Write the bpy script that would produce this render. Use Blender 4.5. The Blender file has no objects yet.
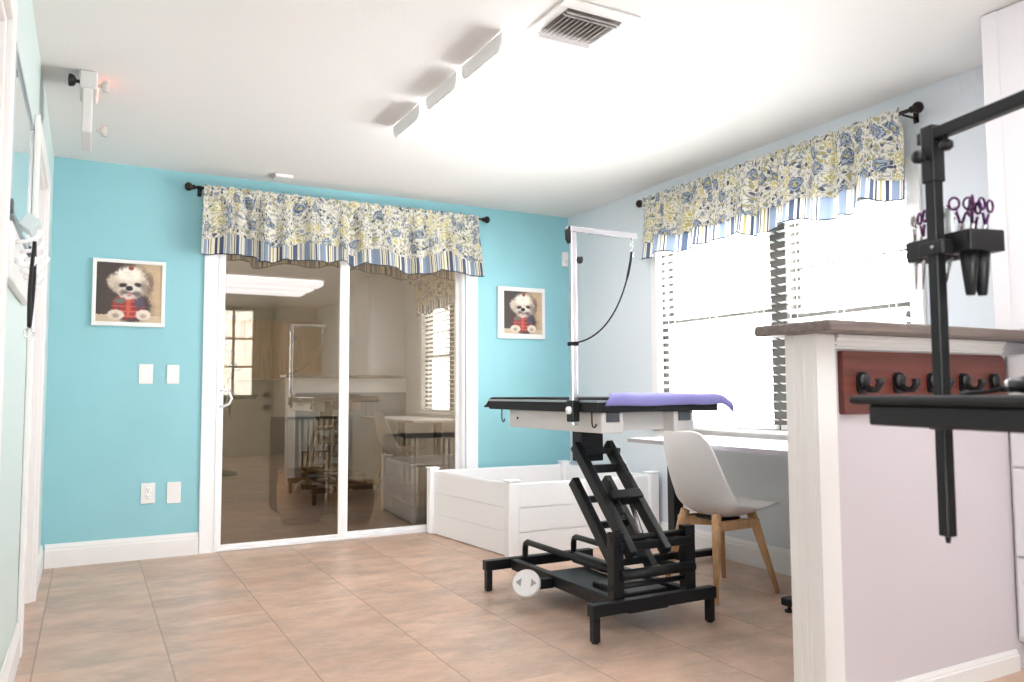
import bpy, bmesh, math, random
from mathutils import Vector, Matrix, noise
random.seed(7)
SC = bpy.context.scene
COL = SC.collection
PI = math.pi
# ------------------------------------------------------------------ room metrics (metres)
D, XL, XR, H = 5.387, -0.219, 3.43, 2.44      # back wall, left wall, right wall, ceiling
YF = -2.6                                       # wall behind the camera
# ------------------------------------------------------------------ materials
def lin(h):
    if isinstance(h, str):
        h = h.lstrip('#'); c = [int(h[i:i+2], 16)/255 for i in (0, 2, 4)]
        return tuple(x/12.92 if x <= .04045 else ((x+.055)/1.055)**2.4 for x in c) + (1,)
    return tuple(h) + (1,)
def mat(name, col, rough=.5, metal=0, spec=.5, noise_amt=0.0, noise_scale=30, bump=0.0, bump_scale=200, coat=0, sheen=0, trans=0):
    m = bpy.data.materials.new(name); m.use_nodes = True
    nt = m.node_tree; b = nt.nodes['Principled BSDF']
    c = lin(col)
    b.inputs['Base Color'].default_value = c
    b.inputs['Roughness'].default_value = rough
    b.inputs['Metallic'].default_value = metal
    b.inputs['Specular IOR Level'].default_value = spec
    if coat: b.inputs['Coat Weight'].default_value = coat
    if sheen: b.inputs['Sheen Weight'].default_value = sheen
    tc = nt.nodes.new('ShaderNodeTexCoord')
    if noise_amt:
        n = nt.nodes.new('ShaderNodeTexNoise'); n.inputs['Scale'].default_value = noise_scale; n.inputs['Detail'].default_value = 5
        nt.links.new(tc.outputs['Object'], n.inputs['Vector'])
        mr = nt.nodes.new('ShaderNodeMapRange'); mr.inputs['From Min'].default_value = .3; mr.inputs['From Max'].default_value = .7
        mr.inputs['To Min'].default_value = 1-noise_amt; mr.inputs['To Max'].default_value = 1+noise_amt
        nt.links.new(n.outputs['Fac'], mr.inputs['Value'])
        mx = nt.nodes.new('ShaderNodeVectorMath'); mx.operation = 'SCALE'; mx.inputs[0].default_value = c[:3]
        nt.links.new(mr.outputs[0], mx.inputs['Scale']); nt.links.new(mx.outputs[0], b.inputs['Base Color'])
    if bump:
        n = nt.nodes.new('ShaderNodeTexNoise'); n.inputs['Scale'].default_value = bump_scale; n.inputs['Detail'].default_value = 3
        nt.links.new(tc.outputs['Object'], n.inputs['Vector'])
        bp = nt.nodes.new('ShaderNodeBump'); bp.inputs['Strength'].default_value = bump; bp.inputs['Distance'].default_value = .004
        nt.links.new(n.outputs['Fac'], bp.inputs['Height']); nt.links.new(bp.outputs[0], b.inputs['Normal'])
    if trans:
        out = nt.nodes['Material Output']; tr = nt.nodes.new('ShaderNodeBsdfTranslucent'); tr.inputs[0].default_value = c
        mi = nt.nodes.new('ShaderNodeMixShader'); mi.inputs[0].default_value = trans
        nt.links.new(b.outputs[0], mi.inputs[1]); nt.links.new(tr.outputs[0], mi.inputs[2]); nt.links.new(mi.outputs[0], out.inputs[0])
    return m
def emit(name, col, s):
    m = bpy.data.materials.new(name); m.use_nodes = True; nt = m.node_tree
    b = nt.nodes['Principled BSDF']; b.inputs['Base Color'].default_value = (.8, .8, .8, 1)
    b.inputs['Emission Color'].default_value = lin(col); b.inputs['Emission Strength'].default_value = s
    return m
class NT:                                         # tiny node-graph helper
    def __init__(s, m):
        s.nt = m.node_tree; s.b = s.nt.nodes['Principled BSDF']
    def n(s, t, **k):
        x = s.nt.nodes.new('ShaderNode'+t)
        for a, v in k.items(): setattr(x, a, v)
        return x
    def l(s, a, b): s.nt.links.new(a, b)
    def val(s, sock, v):
        if hasattr(v, 'is_output') or hasattr(v, 'links'): s.l(v, sock)
        else: sock.default_value = v
    def m(s, op, a, b=0.0, c=0.0):
        x = s.n('Math', operation=op)
        for i, v in enumerate((a, b, c)): s.val(x.inputs[i], v)
        return x.outputs[0]
    def mix(s, f, a, b):
        x = s.n('Mix', data_type='RGBA'); s.val(x.inputs[0], f); s.val(x.inputs[6], a); s.val(x.inputs[7], b); return x.outputs[2]
    def noise(s, v, sc, det=4, rough=.55):
        x = s.n('TexNoise'); s.l(v, x.inputs['Vector']); x.inputs['Scale'].default_value = sc; x.inputs['Detail'].default_value = det; x.inputs['Roughness'].default_value = rough; return x.outputs['Fac']
    def scale(s, v, xyz, loc=(0, 0, 0)):
        x = s.n('Mapping'); s.l(v, x.inputs[0]); x.inputs['Scale'].default_value = xyz; x.inputs['Location'].default_value = loc; return x.outputs[0]
    def step(s, v, lo, hi):
        x = s.n('MapRange'); x.interpolation_type = 'SMOOTHSTEP'; s.l(v, x.inputs[0]); x.inputs[1].default_value = lo; x.inputs[2].default_value = hi; return x.outputs[0]

def floor_mat(name, c1, c2, c3):
    m = bpy.data.materials.new(name); m.use_nodes = True; g = NT(m)
    tc = g.n('TexCoord').outputs['Object']; sp = g.n('SeparateXYZ'); g.l(tc, sp.inputs[0])
    P = .4525
    tx = g.m('DIVIDE', g.m('ADD', sp.outputs[0], 10*P-.30), P); ty = g.m('DIVIDE', g.m('ADD', sp.outputs[1], 10*P-.22), P)
    cx = g.n('CombineXYZ'); g.l(g.m('FLOOR', tx), cx.inputs[0]); g.l(g.m('FLOOR', ty), cx.inputs[1])
    wn = g.n('TexWhiteNoise'); wn.noise_dimensions = '2D'; g.l(cx.outputs[0], wn.inputs['Vector'])
    off = g.n('VectorMath', operation='SCALE'); g.l(wn.outputs['Color'], off.inputs[0]); off.inputs['Scale'].default_value = 7
    ad = g.n('VectorMath', operation='ADD'); g.l(tc, ad.inputs[0]); g.l(off.outputs[0], ad.inputs[1])
    streak = g.noise(g.scale(ad.outputs[0], (1.0, 1.7, 1)), 3.2, 10, .7)
    cloud = g.noise(ad.outputs[0], 3.0, 6, .6)
    fine = g.noise(g.scale(ad.outputs[0], (5, 9, 1)), 3.4, 7, .72)
    col = g.mix(g.step(streak, .31, .69), lin(c1), lin(c2))
    col = g.mix(g.m('MULTIPLY', g.step(cloud, .48, .72), .6), col, lin(c3))
    col = g.mix(g.m('MULTIPLY', g.step(fine, .55, .75), .35), col, lin('#ecd9c8'))
    hs = g.n('HueSaturation'); g.l(col, hs.inputs['Color']); g.l(g.m('ADD', g.m('MULTIPLY', wn.outputs['Value'], .10), .95), hs.inputs['Value']); col = hs.outputs[0]
    fx = g.m('ABSOLUTE', g.m('SUBTRACT', g.m('FRACT', tx), .5)); fy = g.m('ABSOLUTE', g.m('SUBTRACT', g.m('FRACT', ty), .5))
    gx = g.m('GREATER_THAN', fx, .4935); gy = g.m('GREATER_THAN', fy, .4965)
    col = g.mix(g.m('MULTIPLY', gy, .16), col, lin('#8a705c'))
    col = g.mix(g.m('MULTIPLY', gx, .6), col, lin('#7a6250'))
    g.l(col, g.b.inputs['Base Color'])
    g.l(g.m('ADD', g.m('MULTIPLY', cloud, .2), .26), g.b.inputs['Roughness'])
    bp = g.n('Bump'); bp.inputs['Strength'].default_value = .25; bp.inputs['Distance'].default_value = .003
    g.l(g.m('SUBTRACT', fine, g.m('MULTIPLY', gx, 2.0)), bp.inputs['Height']); g.l(bp.outputs[0], g.b.inputs['Normal'])
    return m
def floral_mat():
    m = bpy.data.materials.new('floral cotton'); m.use_nodes = True; g = NT(m)
    uv = g.n('TexCoord').outputs['UV']
    nz = g.n('TexNoise'); g.l(uv, nz.inputs['Vector']); nz.inputs['Scale'].default_value = 34; nz.inputs['Detail'].default_value = 3
    ws = g.n('VectorMath', operation='SCALE'); g.l(nz.outputs['Color'], ws.inputs[0]); ws.inputs['Scale'].default_value = .032
    wv = g.n('VectorMath', operation='ADD'); g.l(uv, wv.inputs[0]); g.l(ws.outputs[0], wv.inputs[1]); wv = wv.outputs[0]
    def vor(sc, v=wv):
        x = g.n('TexVoronoi'); x.voronoi_dimensions = '2D'; g.l(v, x.inputs['Vector']); x.inputs['Scale'].default_value = sc; x.inputs['Randomness'].default_value = .85
        s = g.n('SeparateXYZ'); g.l(x.outputs['Color'], s.inputs[0]); return x.outputs['Distance'], s.outputs[0], s.outputs[1]
    col = lin('#deDACD')
    # stems and scrolls
    st = g.noise(wv, 46, 2, .4)
    line = g.m('SUBTRACT', 1.0, g.step(g.m('ABSOLUTE', g.m('SUBTRACT', st, .5)), .012, .05))
    col = g.mix(g.m('MULTIPLY', line, .75), col, lin('#5d6470'))
    d, r, q = vor(46)                              # leaves
    leaf = g.m('MULTIPLY', g.m('LESS_THAN', d, .40), g.m('LESS_THAN', r, .55))
    lc = g.mix(g.m('GREATER_THAN', q, .5), lin('#a8a47c'), lin('#8a9199'))
    lc = g.mix(g.m('GREATER_THAN', q, .78), lc, lin('#525a68'))
    col = g.mix(leaf, col, lc)
    d, r, q = vor(12.5)                            # flower heads with petal rings
    fl = g.m('MULTIPLY', g.m('LESS_THAN', d, .44), g.m('LESS_THAN', r, .48))
    ring = g.m('SINE', g.m('MULTIPLY', g.m('ADD', d, g.m('MULTIPLY', st, .5)), 36))
    blue = g.mix(g.step(ring, -.3, .5), lin('#5d6879'), lin('#a9b2bf'))
    pale = g.mix(g.step(ring, -.3, .5), lin('#b9b078'), lin('#eae5d6'))
    ft = g.mix(g.m('GREATER_THAN', q, .5), blue, pale)
    ft = g.mix(g.m('LESS_THAN', d, .09), ft, lin('#c8b860'))
    col = g.mix(fl, col, ft)
    g.l(col, g.b.inputs['Base Color']); g.b.inputs['Roughness'].default_value = .85
    out = g.nt.nodes['Material Output']; tr = g.n('BsdfTranslucent'); g.l(col, tr.inputs[0])
    mi = g.n('MixShader'); mi.inputs[0].default_value = .18; g.l(g.b.outputs[0], mi.inputs[1]); g.l(tr.outputs[0], mi.inputs[2]); g.l(mi.outputs[0], out.inputs[0])
    return m
def stripe_mat():
    m = bpy.data.materials.new('striped cotton'); m.use_nodes = True; g = NT(m)
    uv = g.n('TexCoord').outputs['UV']; sp = g.n('SeparateXYZ'); g.l(uv, sp.inputs[0])
    f = g.m('FRACT', g.m('MULTIPLY', sp.outputs[0], 6.4))
    cr = g.n('ValToRGB'); cr.color_ramp.interpolation = 'CONSTANT'; e = cr.color_ramp.elements
    stops = [(0, '#8796ad'), (.26, '#e8e2cf'), (.31, '#3c4658'), (.36, '#ddd8c6'), (.42, '#a8a06a'), (.46, '#e8e2cf'), (.54, '#3c4658'), (.60, '#e8e2cf'), (.66, '#525f78'), (.82, '#e8e2cf'), (.87, '#98a5b8'), (.92, '#e8e2cf')]
    e[0].position = 0; e[0].color = lin(stops[0][1]); e[1].position = stops[1][0]; e[1].color = lin(stops[1][1])
    for p, c in stops[2:]:
        x = e.new(p); x.color = lin(c)
    g.l(f, cr.inputs[0])
    col = g.mix(g.m('LESS_THAN', sp.outputs[1], .007), cr.outputs[0], lin('#2a3040'))
    g.l(col, g.b.inputs['Base Color']); g.b.inputs['Roughness'].default_value = .85
    out = g.nt.nodes['Material Output']; tr = g.n('BsdfTranslucent'); g.l(col, tr.inputs[0])
    mi = g.n('MixShader'); mi.inputs[0].default_value = .22; g.l(g.b.outputs[0], mi.inputs[1]); g.l(tr.outputs[0], mi.inputs[2]); g.l(mi.outputs[0], out.inputs[0])
    return m
def wood_mat(name, a, b, sc=(40, 40, 3), rough=.45):
    m = bpy.data.materials.new(name); m.use_nodes = True; g = NT(m)
    tc = g.n('TexCoord').outputs['Object']; n = g.noise(g.scale(tc, sc), 1.0, 6, .6)
    g.l(g.mix(g.step(n, .3, .7), lin(a), lin(b)), g.b.inputs['Base Color']); g.b.inputs['Roughness'].default_value = rough
    return m
def glass_mat(name, tint, refl, gl):
    m = bpy.data.materials.new(name); m.use_nodes = True; g = NT(m)
    out = g.nt.nodes['Material Output']; t = g.n('BsdfTransparent'); t.inputs[0].default_value = tint + (1,)
    gs = g.n('BsdfGlossy'); gs.inputs['Color'].default_value = gl + (1,); gs.inputs['Roughness'].default_value = 0.0
    mi = g.n('MixShader'); mi.inputs[0].default_value = refl
    g.l(t.outputs[0], mi.inputs[1]); g.l(gs.outputs[0], mi.inputs[2]); g.l(mi.outputs[0], out.inputs[0]); return m
def vcol_mat(name, rough=.5):
    m = bpy.data.materials.new(name); m.use_nodes = True; g = NT(m)
    a = g.n('VertexColor'); a.layer_name = 'Col'; g.l(a.outputs[0], g.b.inputs['Base Color']); g.b.inputs['Roughness'].default_value = rough; return m

M = {}
M['teal'] = mat('teal paint', '#93cad3', .55, noise_amt=.02, noise_scale=3, bump=.12, bump_scale=120)
M['blue'] = mat('pale grey blue paint', '#dce2e7', .55, bump=.12, bump_scale=120)
M['mint'] = mat('pale mint paint', '#cfdedb', .5, bump=.12, bump_scale=120)
M['ceil'] = mat('ceiling paint', '#ebe9e7', .8, bump=.2, bump_scale=90)
M['white'] = mat('white trim paint', '#eeecea', .38)
M['pinkw'] = mat('warm white paint', '#d3cbd0', .5, bump=.08, bump_scale=120)
M['cabw'] = mat('white cabinet paint', '#eae7ea', .35)
M['vinyl'] = mat('white vinyl', '#f8f8f9', .35)
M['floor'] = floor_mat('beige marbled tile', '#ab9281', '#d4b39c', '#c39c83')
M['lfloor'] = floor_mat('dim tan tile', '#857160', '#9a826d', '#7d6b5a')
M['tan'] = mat('tan paint', '#b6a594', .6)
M['taupe'] = mat('taupe door paint', '#9a8f80', .5)
M['oak'] = wood_mat('orange oak', '#a8713a', '#c48b4e')
M['bronze'] = mat('dark bronze metal', '#2b2322', .4, .6)
M['black'] = mat('black powder coat', '#15161a', .42, .15)
M['blackp'] = mat('black plastic', '#17171b', .4)
M['rubber'] = mat('black rubber', '#1d2024', .75, bump=.4, bump_scale=400)
M['charcoal'] = mat('charcoal plastic', '#50555c', .5)
M['chrome'] = mat('chrome', '#d8d8dc', .22, .9)
M['alu'] = mat('satin aluminium', '#b9bcc0', .4, .8)
M['greyv'] = mat('grey metal', '#9a9592', .5, .3)
M['floral'] = floral_mat(); M['stripe'] = stripe_mat()
M['slat'] = mat('white faux wood slat', '#f4f4f2', .5, trans=.48)
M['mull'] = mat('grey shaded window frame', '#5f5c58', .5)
M['tape'] = mat('white ladder cord', '#ecebe8', .7)
M['counter'] = wood_mat('grey brown laminate', '#6c5f59', '#82756e', (3, 60, 60), .35)
M['mahog'] = wood_mat('reddish brown board', '#5a2a22', '#6f372c', (3, 40, 40), .4)
M['beech'] = wood_mat('beech wood', '#c99a6c', '#dcb186', (60, 60, 5), .45)
M['shell'] = mat('white moulded plastic', '#f7f5f4', .35)
M['enamel'] = mat('off white enamel', '#dcd9d8', .4)
M['towel'] = mat('lavender terry', '#918dd2', .95, noise_amt=.08, noise_scale=300, bump=.8, bump_scale=500, sheen=.3)
M['desk'] = mat('white desk laminate', '#f2f2f2', .35)
M['deskedge'] = mat('grey desk edging', '#a9a4a8', .5)
M['glass'] = glass_mat('bronze tinted glass', (.25, .238, .215), .16, (.90, .88, .845))
M['clear'] = glass_mat('clear glass', (.97, .98, .98), .04, (1, 1, 1))
M['wboard'] = mat('glossy dry erase white', '#dfe6e2', .06, coat=.6)
M['lens'] = emit('lit acrylic lens', '#fbfaff', 3.4)
M['lensdim'] = emit('dimly lit acrylic lens', '#fbfaff', 1.9)
M['red'] = emit('red lit panel', '#ff5a3a', 1.6)
M['purple'] = mat('iridescent purple steel', '#552458', .25, .8)
M['steel'] = mat('polished steel', '#b8b4b4', .2, .95)
M['lampglass'] = mat('clear lamp plastic', '#cfccc4', .2)
M['paleblue'] = mat('pale blue plastic', '#cfdde0', .4)
M['strap'] = mat('black nylon strap', '#101014', .7)
M['wicker'] = mat('brown wicker', '#7d5a36', .8, noise_amt=.35, noise_scale=45, bump=1, bump_scale=70)
M['wire'] = mat('black wire', '#121214', .4, .4)
M['cream'] = mat('cream curtain', '#d8cfa8', .8)
M['hole'] = mat('dark slot', '#3a3836', .8)
M['paint'] = vcol_mat('dog painting')
M['ventin'] = mat('duct grey', '#8d8480', .7)
M['lowwall'] = mat('slate blue paint', '#8ea0aa', .5)

# ------------------------------------------------------------------ mesh helpers
class MB:
    def __init__(s): s.bm = bmesh.new(); s.mi = 0
    def _f(s, vs):
        try:
            f = s.bm.faces.new(vs); f.material_index = s.mi; return f
        except ValueError: return None
    def box(s, x0, x1, y0, y1, z0, z1):
        v = [s.bm.verts.new(p) for p in ((x0,y0,z0),(x1,y0,z0),(x1,y1,z0),(x0,y1,z0),(x0,y0,z1),(x1,y0,z1),(x1,y1,z1),(x0,y1,z1))]
        for q in ((0,3,2,1),(4,5,6,7),(0,1,5,4),(1,2,6,5),(2,3,7,6),(3,0,4,7)): s._f([v[i] for i in q])
        return s
    def prism(s, poly, axis, a, b):
        def P(p, t):
            if axis == 'x': return (t, p[0], p[1])
            if axis == 'y': return (p[0], t, p[1])
            return (p[0], p[1], t)
        A = [s.bm.verts.new(P(p, a)) for p in poly]; B = [s.bm.verts.new(P(p, b)) for p in poly]
        s._f(A[::-1]); s._f(B); n = len(poly)
        for i in range(n): s._f([A[i], A[(i+1)%n], B[(i+1)%n], B[i]])
        return s
    def bar(s, p0, p1, w, h, up=(0,0,1)):
        p0, p1 = Vector(p0), Vector(p1); d = (p1-p0).normalized(); u = Vector(up)
        sd = d.cross(u)
        if sd.length < 1e-4: sd = d.cross(Vector((1,0,0)))
        sd.normalize(); u = sd.cross(d).normalized(); a = sd*w/2; b = u*h/2
        v = [s.bm.verts.new(p) for p in (p0-a-b, p0+a-b, p0+a+b, p0-a+b, p1-a-b, p1+a-b, p1+a+b, p1-a+b)]
        for q in ((0,3,2,1),(4,5,6,7),(0,1,5,4),(1,2,6,5),(2,3,7,6),(3,0,4,7)): s._f([v[i] for i in q])
        return s
    def tube(s, pts, r, seg=10, caps=True):
        pts = [Vector(p) for p in pts]; n = len(pts); rs = r if isinstance(r, (list, tuple)) else [r]*n
        rings = []; prev = None
        for i, p in enumerate(pts):
            t = ((pts[min(i+1, n-1)]-p).normalized() + (p-pts[max(i-1, 0)]).normalized())
            if t.length < 1e-6: t = pts[min(i+1, n-1)]-p
            t.normalize()
            if prev is None:
                a = Vector((0,0,1)) if abs(t.z) < .9 else Vector((1,0,0)); nrm = (a-t*a.dot(t)).normalized()
            else:
                nrm = (prev-t*prev.dot(t)).normalized()
            prev = nrm; bn = t.cross(nrm)
            rings.append([s.bm.verts.new(p+(nrm*math.cos(2*PI*k/seg)+bn*math.sin(2*PI*k/seg))*rs[i]) for k in range(seg)])
        for i in range(n-1):
            for k in range(seg):
                f = s._f([rings[i][k], rings[i][(k+1)%seg], rings[i+1][(k+1)%seg], rings[i+1][k]])
                if f: f.smooth = True
        if caps: s._f(rings[0][::-1]); s._f(rings[-1])
        return s
    def lathe(s, prof, c=(0,0,0), seg=24, axis='z'):
        rings = []
        for r, h in prof:
            ring = []
            for k in range(seg):
                a = 2*PI*k/seg; x, y = max(r, 1e-4)*math.cos(a), max(r, 1e-4)*math.sin(a)
                p = {'z': (x, y, h), 'x': (h, x, y), 'y': (y, h, x)}[axis]
                ring.append(s.bm.verts.new((c[0]+p[0], c[1]+p[1], c[2]+p[2])))
            rings.append(ring)
        for i in range(len(rings)-1):
            for k in range(seg):
                f = s._f([rings[i][k], rings[i][(k+1)%seg], rings[i+1][(k+1)%seg], rings[i+1][k]])
                if f: f.smooth = True
        s._f(rings[0][::-1]); s._f(rings[-1]); return s
    def ell(s, c, rx, ry, rz, seg=16, rows=10):
        pr = [(math.sin(PI*i/rows), -math.cos(PI*i/rows)) for i in range(rows+1)]
        rings = [[s.bm.verts.new((c[0]+rx*max(a,1e-3)*math.cos(2*PI*k/seg), c[1]+ry*max(a,1e-3)*math.sin(2*PI*k/seg), c[2]+rz*h)) for k in range(seg)] for a, h in pr]
        for i in range(rows):
            for k in range(seg):
                f = s._f([rings[i][k], rings[i][(k+1)%seg], rings[i+1][(k+1)%seg], rings[i+1][k]])
                if f: f.smooth = True
        s._f(rings[0][::-1]); s._f(rings[-1]); return s
    def grid(s, fn, nu, nv, uvfn=None, flip=False):
        V = [[s.bm.verts.new(fn(i/nu, j/nv)) for j in range(nv+1)] for i in range(nu+1)]
        uvl = s.bm.loops.layers.uv.verify() if uvfn else None
        for i in range(nu):
            for j in range(nv):
                idx = [(i,j),(i+1,j),(i+1,j+1),(i,j+1)]
                if flip: idx = idx[::-1]
                f = s._f([V[a][b] for a, b in idx])
                if f:
                    f.smooth = True
                    if uvl:
                        for lp, (a, b) in zip(f.loops, idx): lp[uvl].uv = uvfn(a/nu, b/nv)
        return s
ROOTLOC = {}
def root_of(o):
    while o.parent: o = o.parent
    return o
def obj(name, mb, m, parent=None, world=True, bevel=0, kind=None, label=None, segs=2, recalc=True, solid=0):
    bm = mb.bm
    if recalc: bmesh.ops.recalc_face_normals(bm, faces=bm.faces[:])
    if parent is not None and world:
        L = root_of(parent).location
        bmesh.ops.translate(bm, verts=bm.verts[:], vec=-Vector(L))
    me = bpy.data.meshes.new(name); bm.to_mesh(me); bm.free()
    for x in (m if isinstance(m, (list, tuple)) else [m]): me.materials.append(x)
    o = bpy.data.objects.new(name, me); COL.objects.link(o)
    if parent is not None: o.parent = parent
    if solid:
        s = o.modifiers.new('s', 'SOLIDIFY'); s.thickness = solid; s.offset = 0
    if bevel:
        b = o.modifiers.new('b', 'BEVEL'); b.width = bevel; b.segments = segs; b.limit_method = 'ANGLE'; b.angle_limit = .7
    if kind: o['kind'] = kind
    if label: o['label'] = label
    return o
def struct(name, mb, m, parent=None, bevel=0):
    return obj(name, mb, m, parent, True, bevel, 'structure')
def thing(name, label, cat, loc=(0,0,0), rz=0, group=None):
    o = bpy.data.objects.new(name, None); COL.objects.link(o); o.empty_display_size = .1
    o.location = loc; o.rotation_euler = (0, 0, rz); o['label'] = label; o['category'] = cat; o['kind'] = 'thing'
    if group: o['group'] = group
    return o
def tag(o, label, cat, group=None):
    o['label'] = label; o['category'] = cat; o['kind'] = 'thing'
    if group: o['group'] = group
    return o
def copy_tree(o, parent=None):
    c = o.copy(); COL.objects.link(c); c.parent = parent
    for ch in o.children: copy_tree(ch, c)
    return c
B = lambda *a: MB().box(*a)

# ------------------------------------------------------------------ room shell
struct('floor', B(-2.0, XR+.12, YF-.12, D+.06, -.1, 0), M['floor'])
struct('ceiling', B(-2.0, XR+.12, YF-.12, D+.12, H, H+.1), M['ceil'])
# back wall with slider opening X .735..2.50, z 0..2.03
SX0, SX1, SZ = .735, 2.50, 2.03
w = MB(); w.box(XL-.12, SX0, D, D+.12, 0, H); w.box(SX1, XR+.12, D, D+.12, 0, H); w.box(SX0, SX1, D, D+.12, SZ, H)
struct('wall_back', w, M['teal'])
# left wall: near doorway Y 1.5..2.40, far doorway Y 3.70..4.55
N0, N1, F0, F1, DZ = 1.5, 2.40, 3.70, 4.55, 2.05
w = MB()
w.box(XL-.12, XL, YF, N0, 0, H); w.box(XL-.12, XL, N0, N1, 2.0, H); w.box(XL-.12, XL, N1, F0, 0, H)
w.box(XL-.12, XL, F0, F1, DZ, H); w.box(XL-.12, XL, F1, D, 0, H)
struct('wall_left', w, M['mint'])
# right wall: window opening Y 2.36..4.24, z .79..2.06
WY0, WY1, WZ0, WZ1 = 2.36, 4.235, .79, 2.06
w = MB()
w.box(XR, XR+.12, YF, WY0, 0, H); w.box(XR, XR+.12, WY1, D, 0, H); w.box(XR, XR+.12, WY0, WY1, 0, WZ0); w.box(XR, XR+.12, WY0, WY1, WZ1, H)
struct('wall_right', w, M['blue'])
GX0, GX1, GZ0, GZ1 = .05, .85, .25, 2.2            # glazed opening behind the camera, added for soft front fill light
w = MB(); w.box(XL-.12, GX0, YF-.12, YF, 0, H); w.box(GX1, XR+.12, YF-.12, YF, 0, H); w.box(GX0, GX1, YF-.12, YF, 0, GZ0); w.box(GX0, GX1, YF-.12, YF, GZ1, H)
struct('wall_front', w, M['tan'])
c = MB(); c.box(GX0, GX0+.05, YF-.10, YF+.012, GZ0, GZ1); c.box(GX1-.05, GX1, YF-.10, YF+.012, GZ0, GZ1); c.box(GX0+.05, GX1-.05, YF-.10, YF+.012, GZ0, GZ0+.05); c.box(GX0+.05, GX1-.05, YF-.10, YF+.012, GZ1-.05, GZ1); c.box(.435, .465, YF-.08, YF-.02, GZ0+.05, GZ1-.05)
w2 = struct('fill_window', c, M['white'], bevel=.003)
struct('window_glass', B(GX0+.05, GX1-.05, YF-.055, YF-.05, GZ0+.05, GZ1-.05), M['clear'], w2)  # pane of the added fill window
# doorway jambs, slabs and casings on the left wall
def door_left(name, y0, y1, z1, cw, leaf):
    c = MB()
    c.box(XL+.001, XL+.02, y0-cw, y0, 0, z1+cw); c.box(XL+.001, XL+.02, y1, y1+cw, 0, z1+cw); c.box(XL+.001, XL+.02, y0, y1, z1, z1+cw)
    c.box(XL-.119, XL+.004, y0, y0+.018, 0, z1); c.box(XL-.119, XL+.004, y1-.018, y1, 0, z1); c.box(XL-.119, XL+.004, y0+.018, y1-.018, z1-.018, z1)
    d = struct(name, c, M['white'], bevel=.004)
    s = MB().box(XL-.112, XL-.072, y0+.02, y1-.02, .01, z1-.02)
    for a, b in ((.15, .95), (1.08, z1-.14)):
        s.box(XL-.073, XL-.066, y0+.13, y1-.13, a, b)
    struct('door_leaf', s, M['pinkw'], d, bevel=.006)
    k = MB(); k.lathe([(.026, -.072), (.026, -.066), (.010, -.060), (.010, -.038), (.024, -.034), (.027, -.02), (.018, -.008), (0, -.006)], (XL, y0+.09 if leaf else y1-.09, .95), 20, 'x')
    struct('door_knob', k, M['alu'], d)
door_left('door_1', N0, N1, 2.0, .08, 1)
door_left('door_2', F0, F1, DZ, .085, 1)
# baseboards: profiled prisms
def base_profile(h):
    return [(0,0), (.015,0), (.015,h*.72), (.011,h*.78), (.011,h*.84), (.006,h*.95), (.004,h), (0,h)]
BH = .137
def baseboard(name, axis, a, b, at, sgn, h=BH):
    poly = [(at+sgn*(d+.0005), z) for d, z in base_profile(h)]
    struct(name, MB().prism(poly, axis, a, b), M['white'])
baseboard('baseboard_back', 'x', XL+.02, .638, D, -1)
baseboard('baseboard_back_right', 'x', 2.602, XR-.016, D, -1)
baseboard('baseboard_left', 'y', F1+.087, D-.001, XL, 1)
baseboard('baseboard_left_near', 'y', N1+.082, F0-.087, XL, 1)
baseboard('baseboard_right', 'y', 1.9, D-.001, XR, -1)

# ------------------------------------------------------------------ sliding glass door
c = MB()
for x0, x1 in ((.640, .733), (2.502, 2.600)):
    c.box(x0, x1, D-.018, D-.0005, 0, SZ+.09)
    xi = x1 if x0 < 1 else x0
    e = x1-.006 if x0 < 1 else x0
    c.box(e, e+.006, D-.024, D-.018, 0, SZ)
c.box(.733, 2.502, D-.018, D-.0005, SZ, SZ+.09)
# frame and track in the opening
c.box(SX0, SX0+.022, D, D+.12, 0, SZ); c.box(SX1-.022, SX1, D, D+.12, 0, SZ); c.box(SX0+.022, SX1-.022, D, D+.12, SZ-.03, SZ); c.box(SX0+.022, SX1-.022, D-.004, D+.12, .001, .018)
sd = struct('door_3', c, M['vinyl'], bevel=.003)
def slide_panel(x0, x1, y, st0, st1, rb):
    p = MB(); z0, z1 = .018, SZ-.03; t = .032
    p.box(x0, x0+st0, y, y+t, z0, z1); p.box(x1-st1, x1, y, y+t, z0, z1); p.box(x0+st0, x1-st1, y, y+t, z0, z0+rb); p.box(x0+st0, x1-st1, y, y+t, z1-.05, z1)
    f = struct('sliding_panel', p, M['vinyl'], sd, bevel=.004)
    struct('glass_pane', B(x0+st0-.004, x1-st1+.004, y+t*.5-.003, y+t*.5+.003, z0+rb-.004, z1-.046), M['glass'], f)
    return f
lp = slide_panel(SX0+.022, 1.598, D+.012, .018, .055, .022)
slide_panel(1.575, SX1-.022, D+.056, .045, .028, .026)
# latch and pull handle on the left panel's stile
hx = SX0+.012
h = MB(); h.box(hx-.012, hx+.018, D-.012, D+.012, .90, 1.06)
hh = struct('handle_plate', h, M['vinyl'], lp, bevel=.004)
h = MB(); h.tube([(hx+.006, D-.012, .93), (hx+.025, D-.03, .93), (hx+.055, D-.045, .945), (hx+.07, D-.05, .98), (hx+.055, D-.045, 1.015), (hx+.025, D-.03, 1.035), (hx+.006, D-.012, 1.035)], .008, 10)
struct('pull_handle', h, M['vinyl'], lp)

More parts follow.
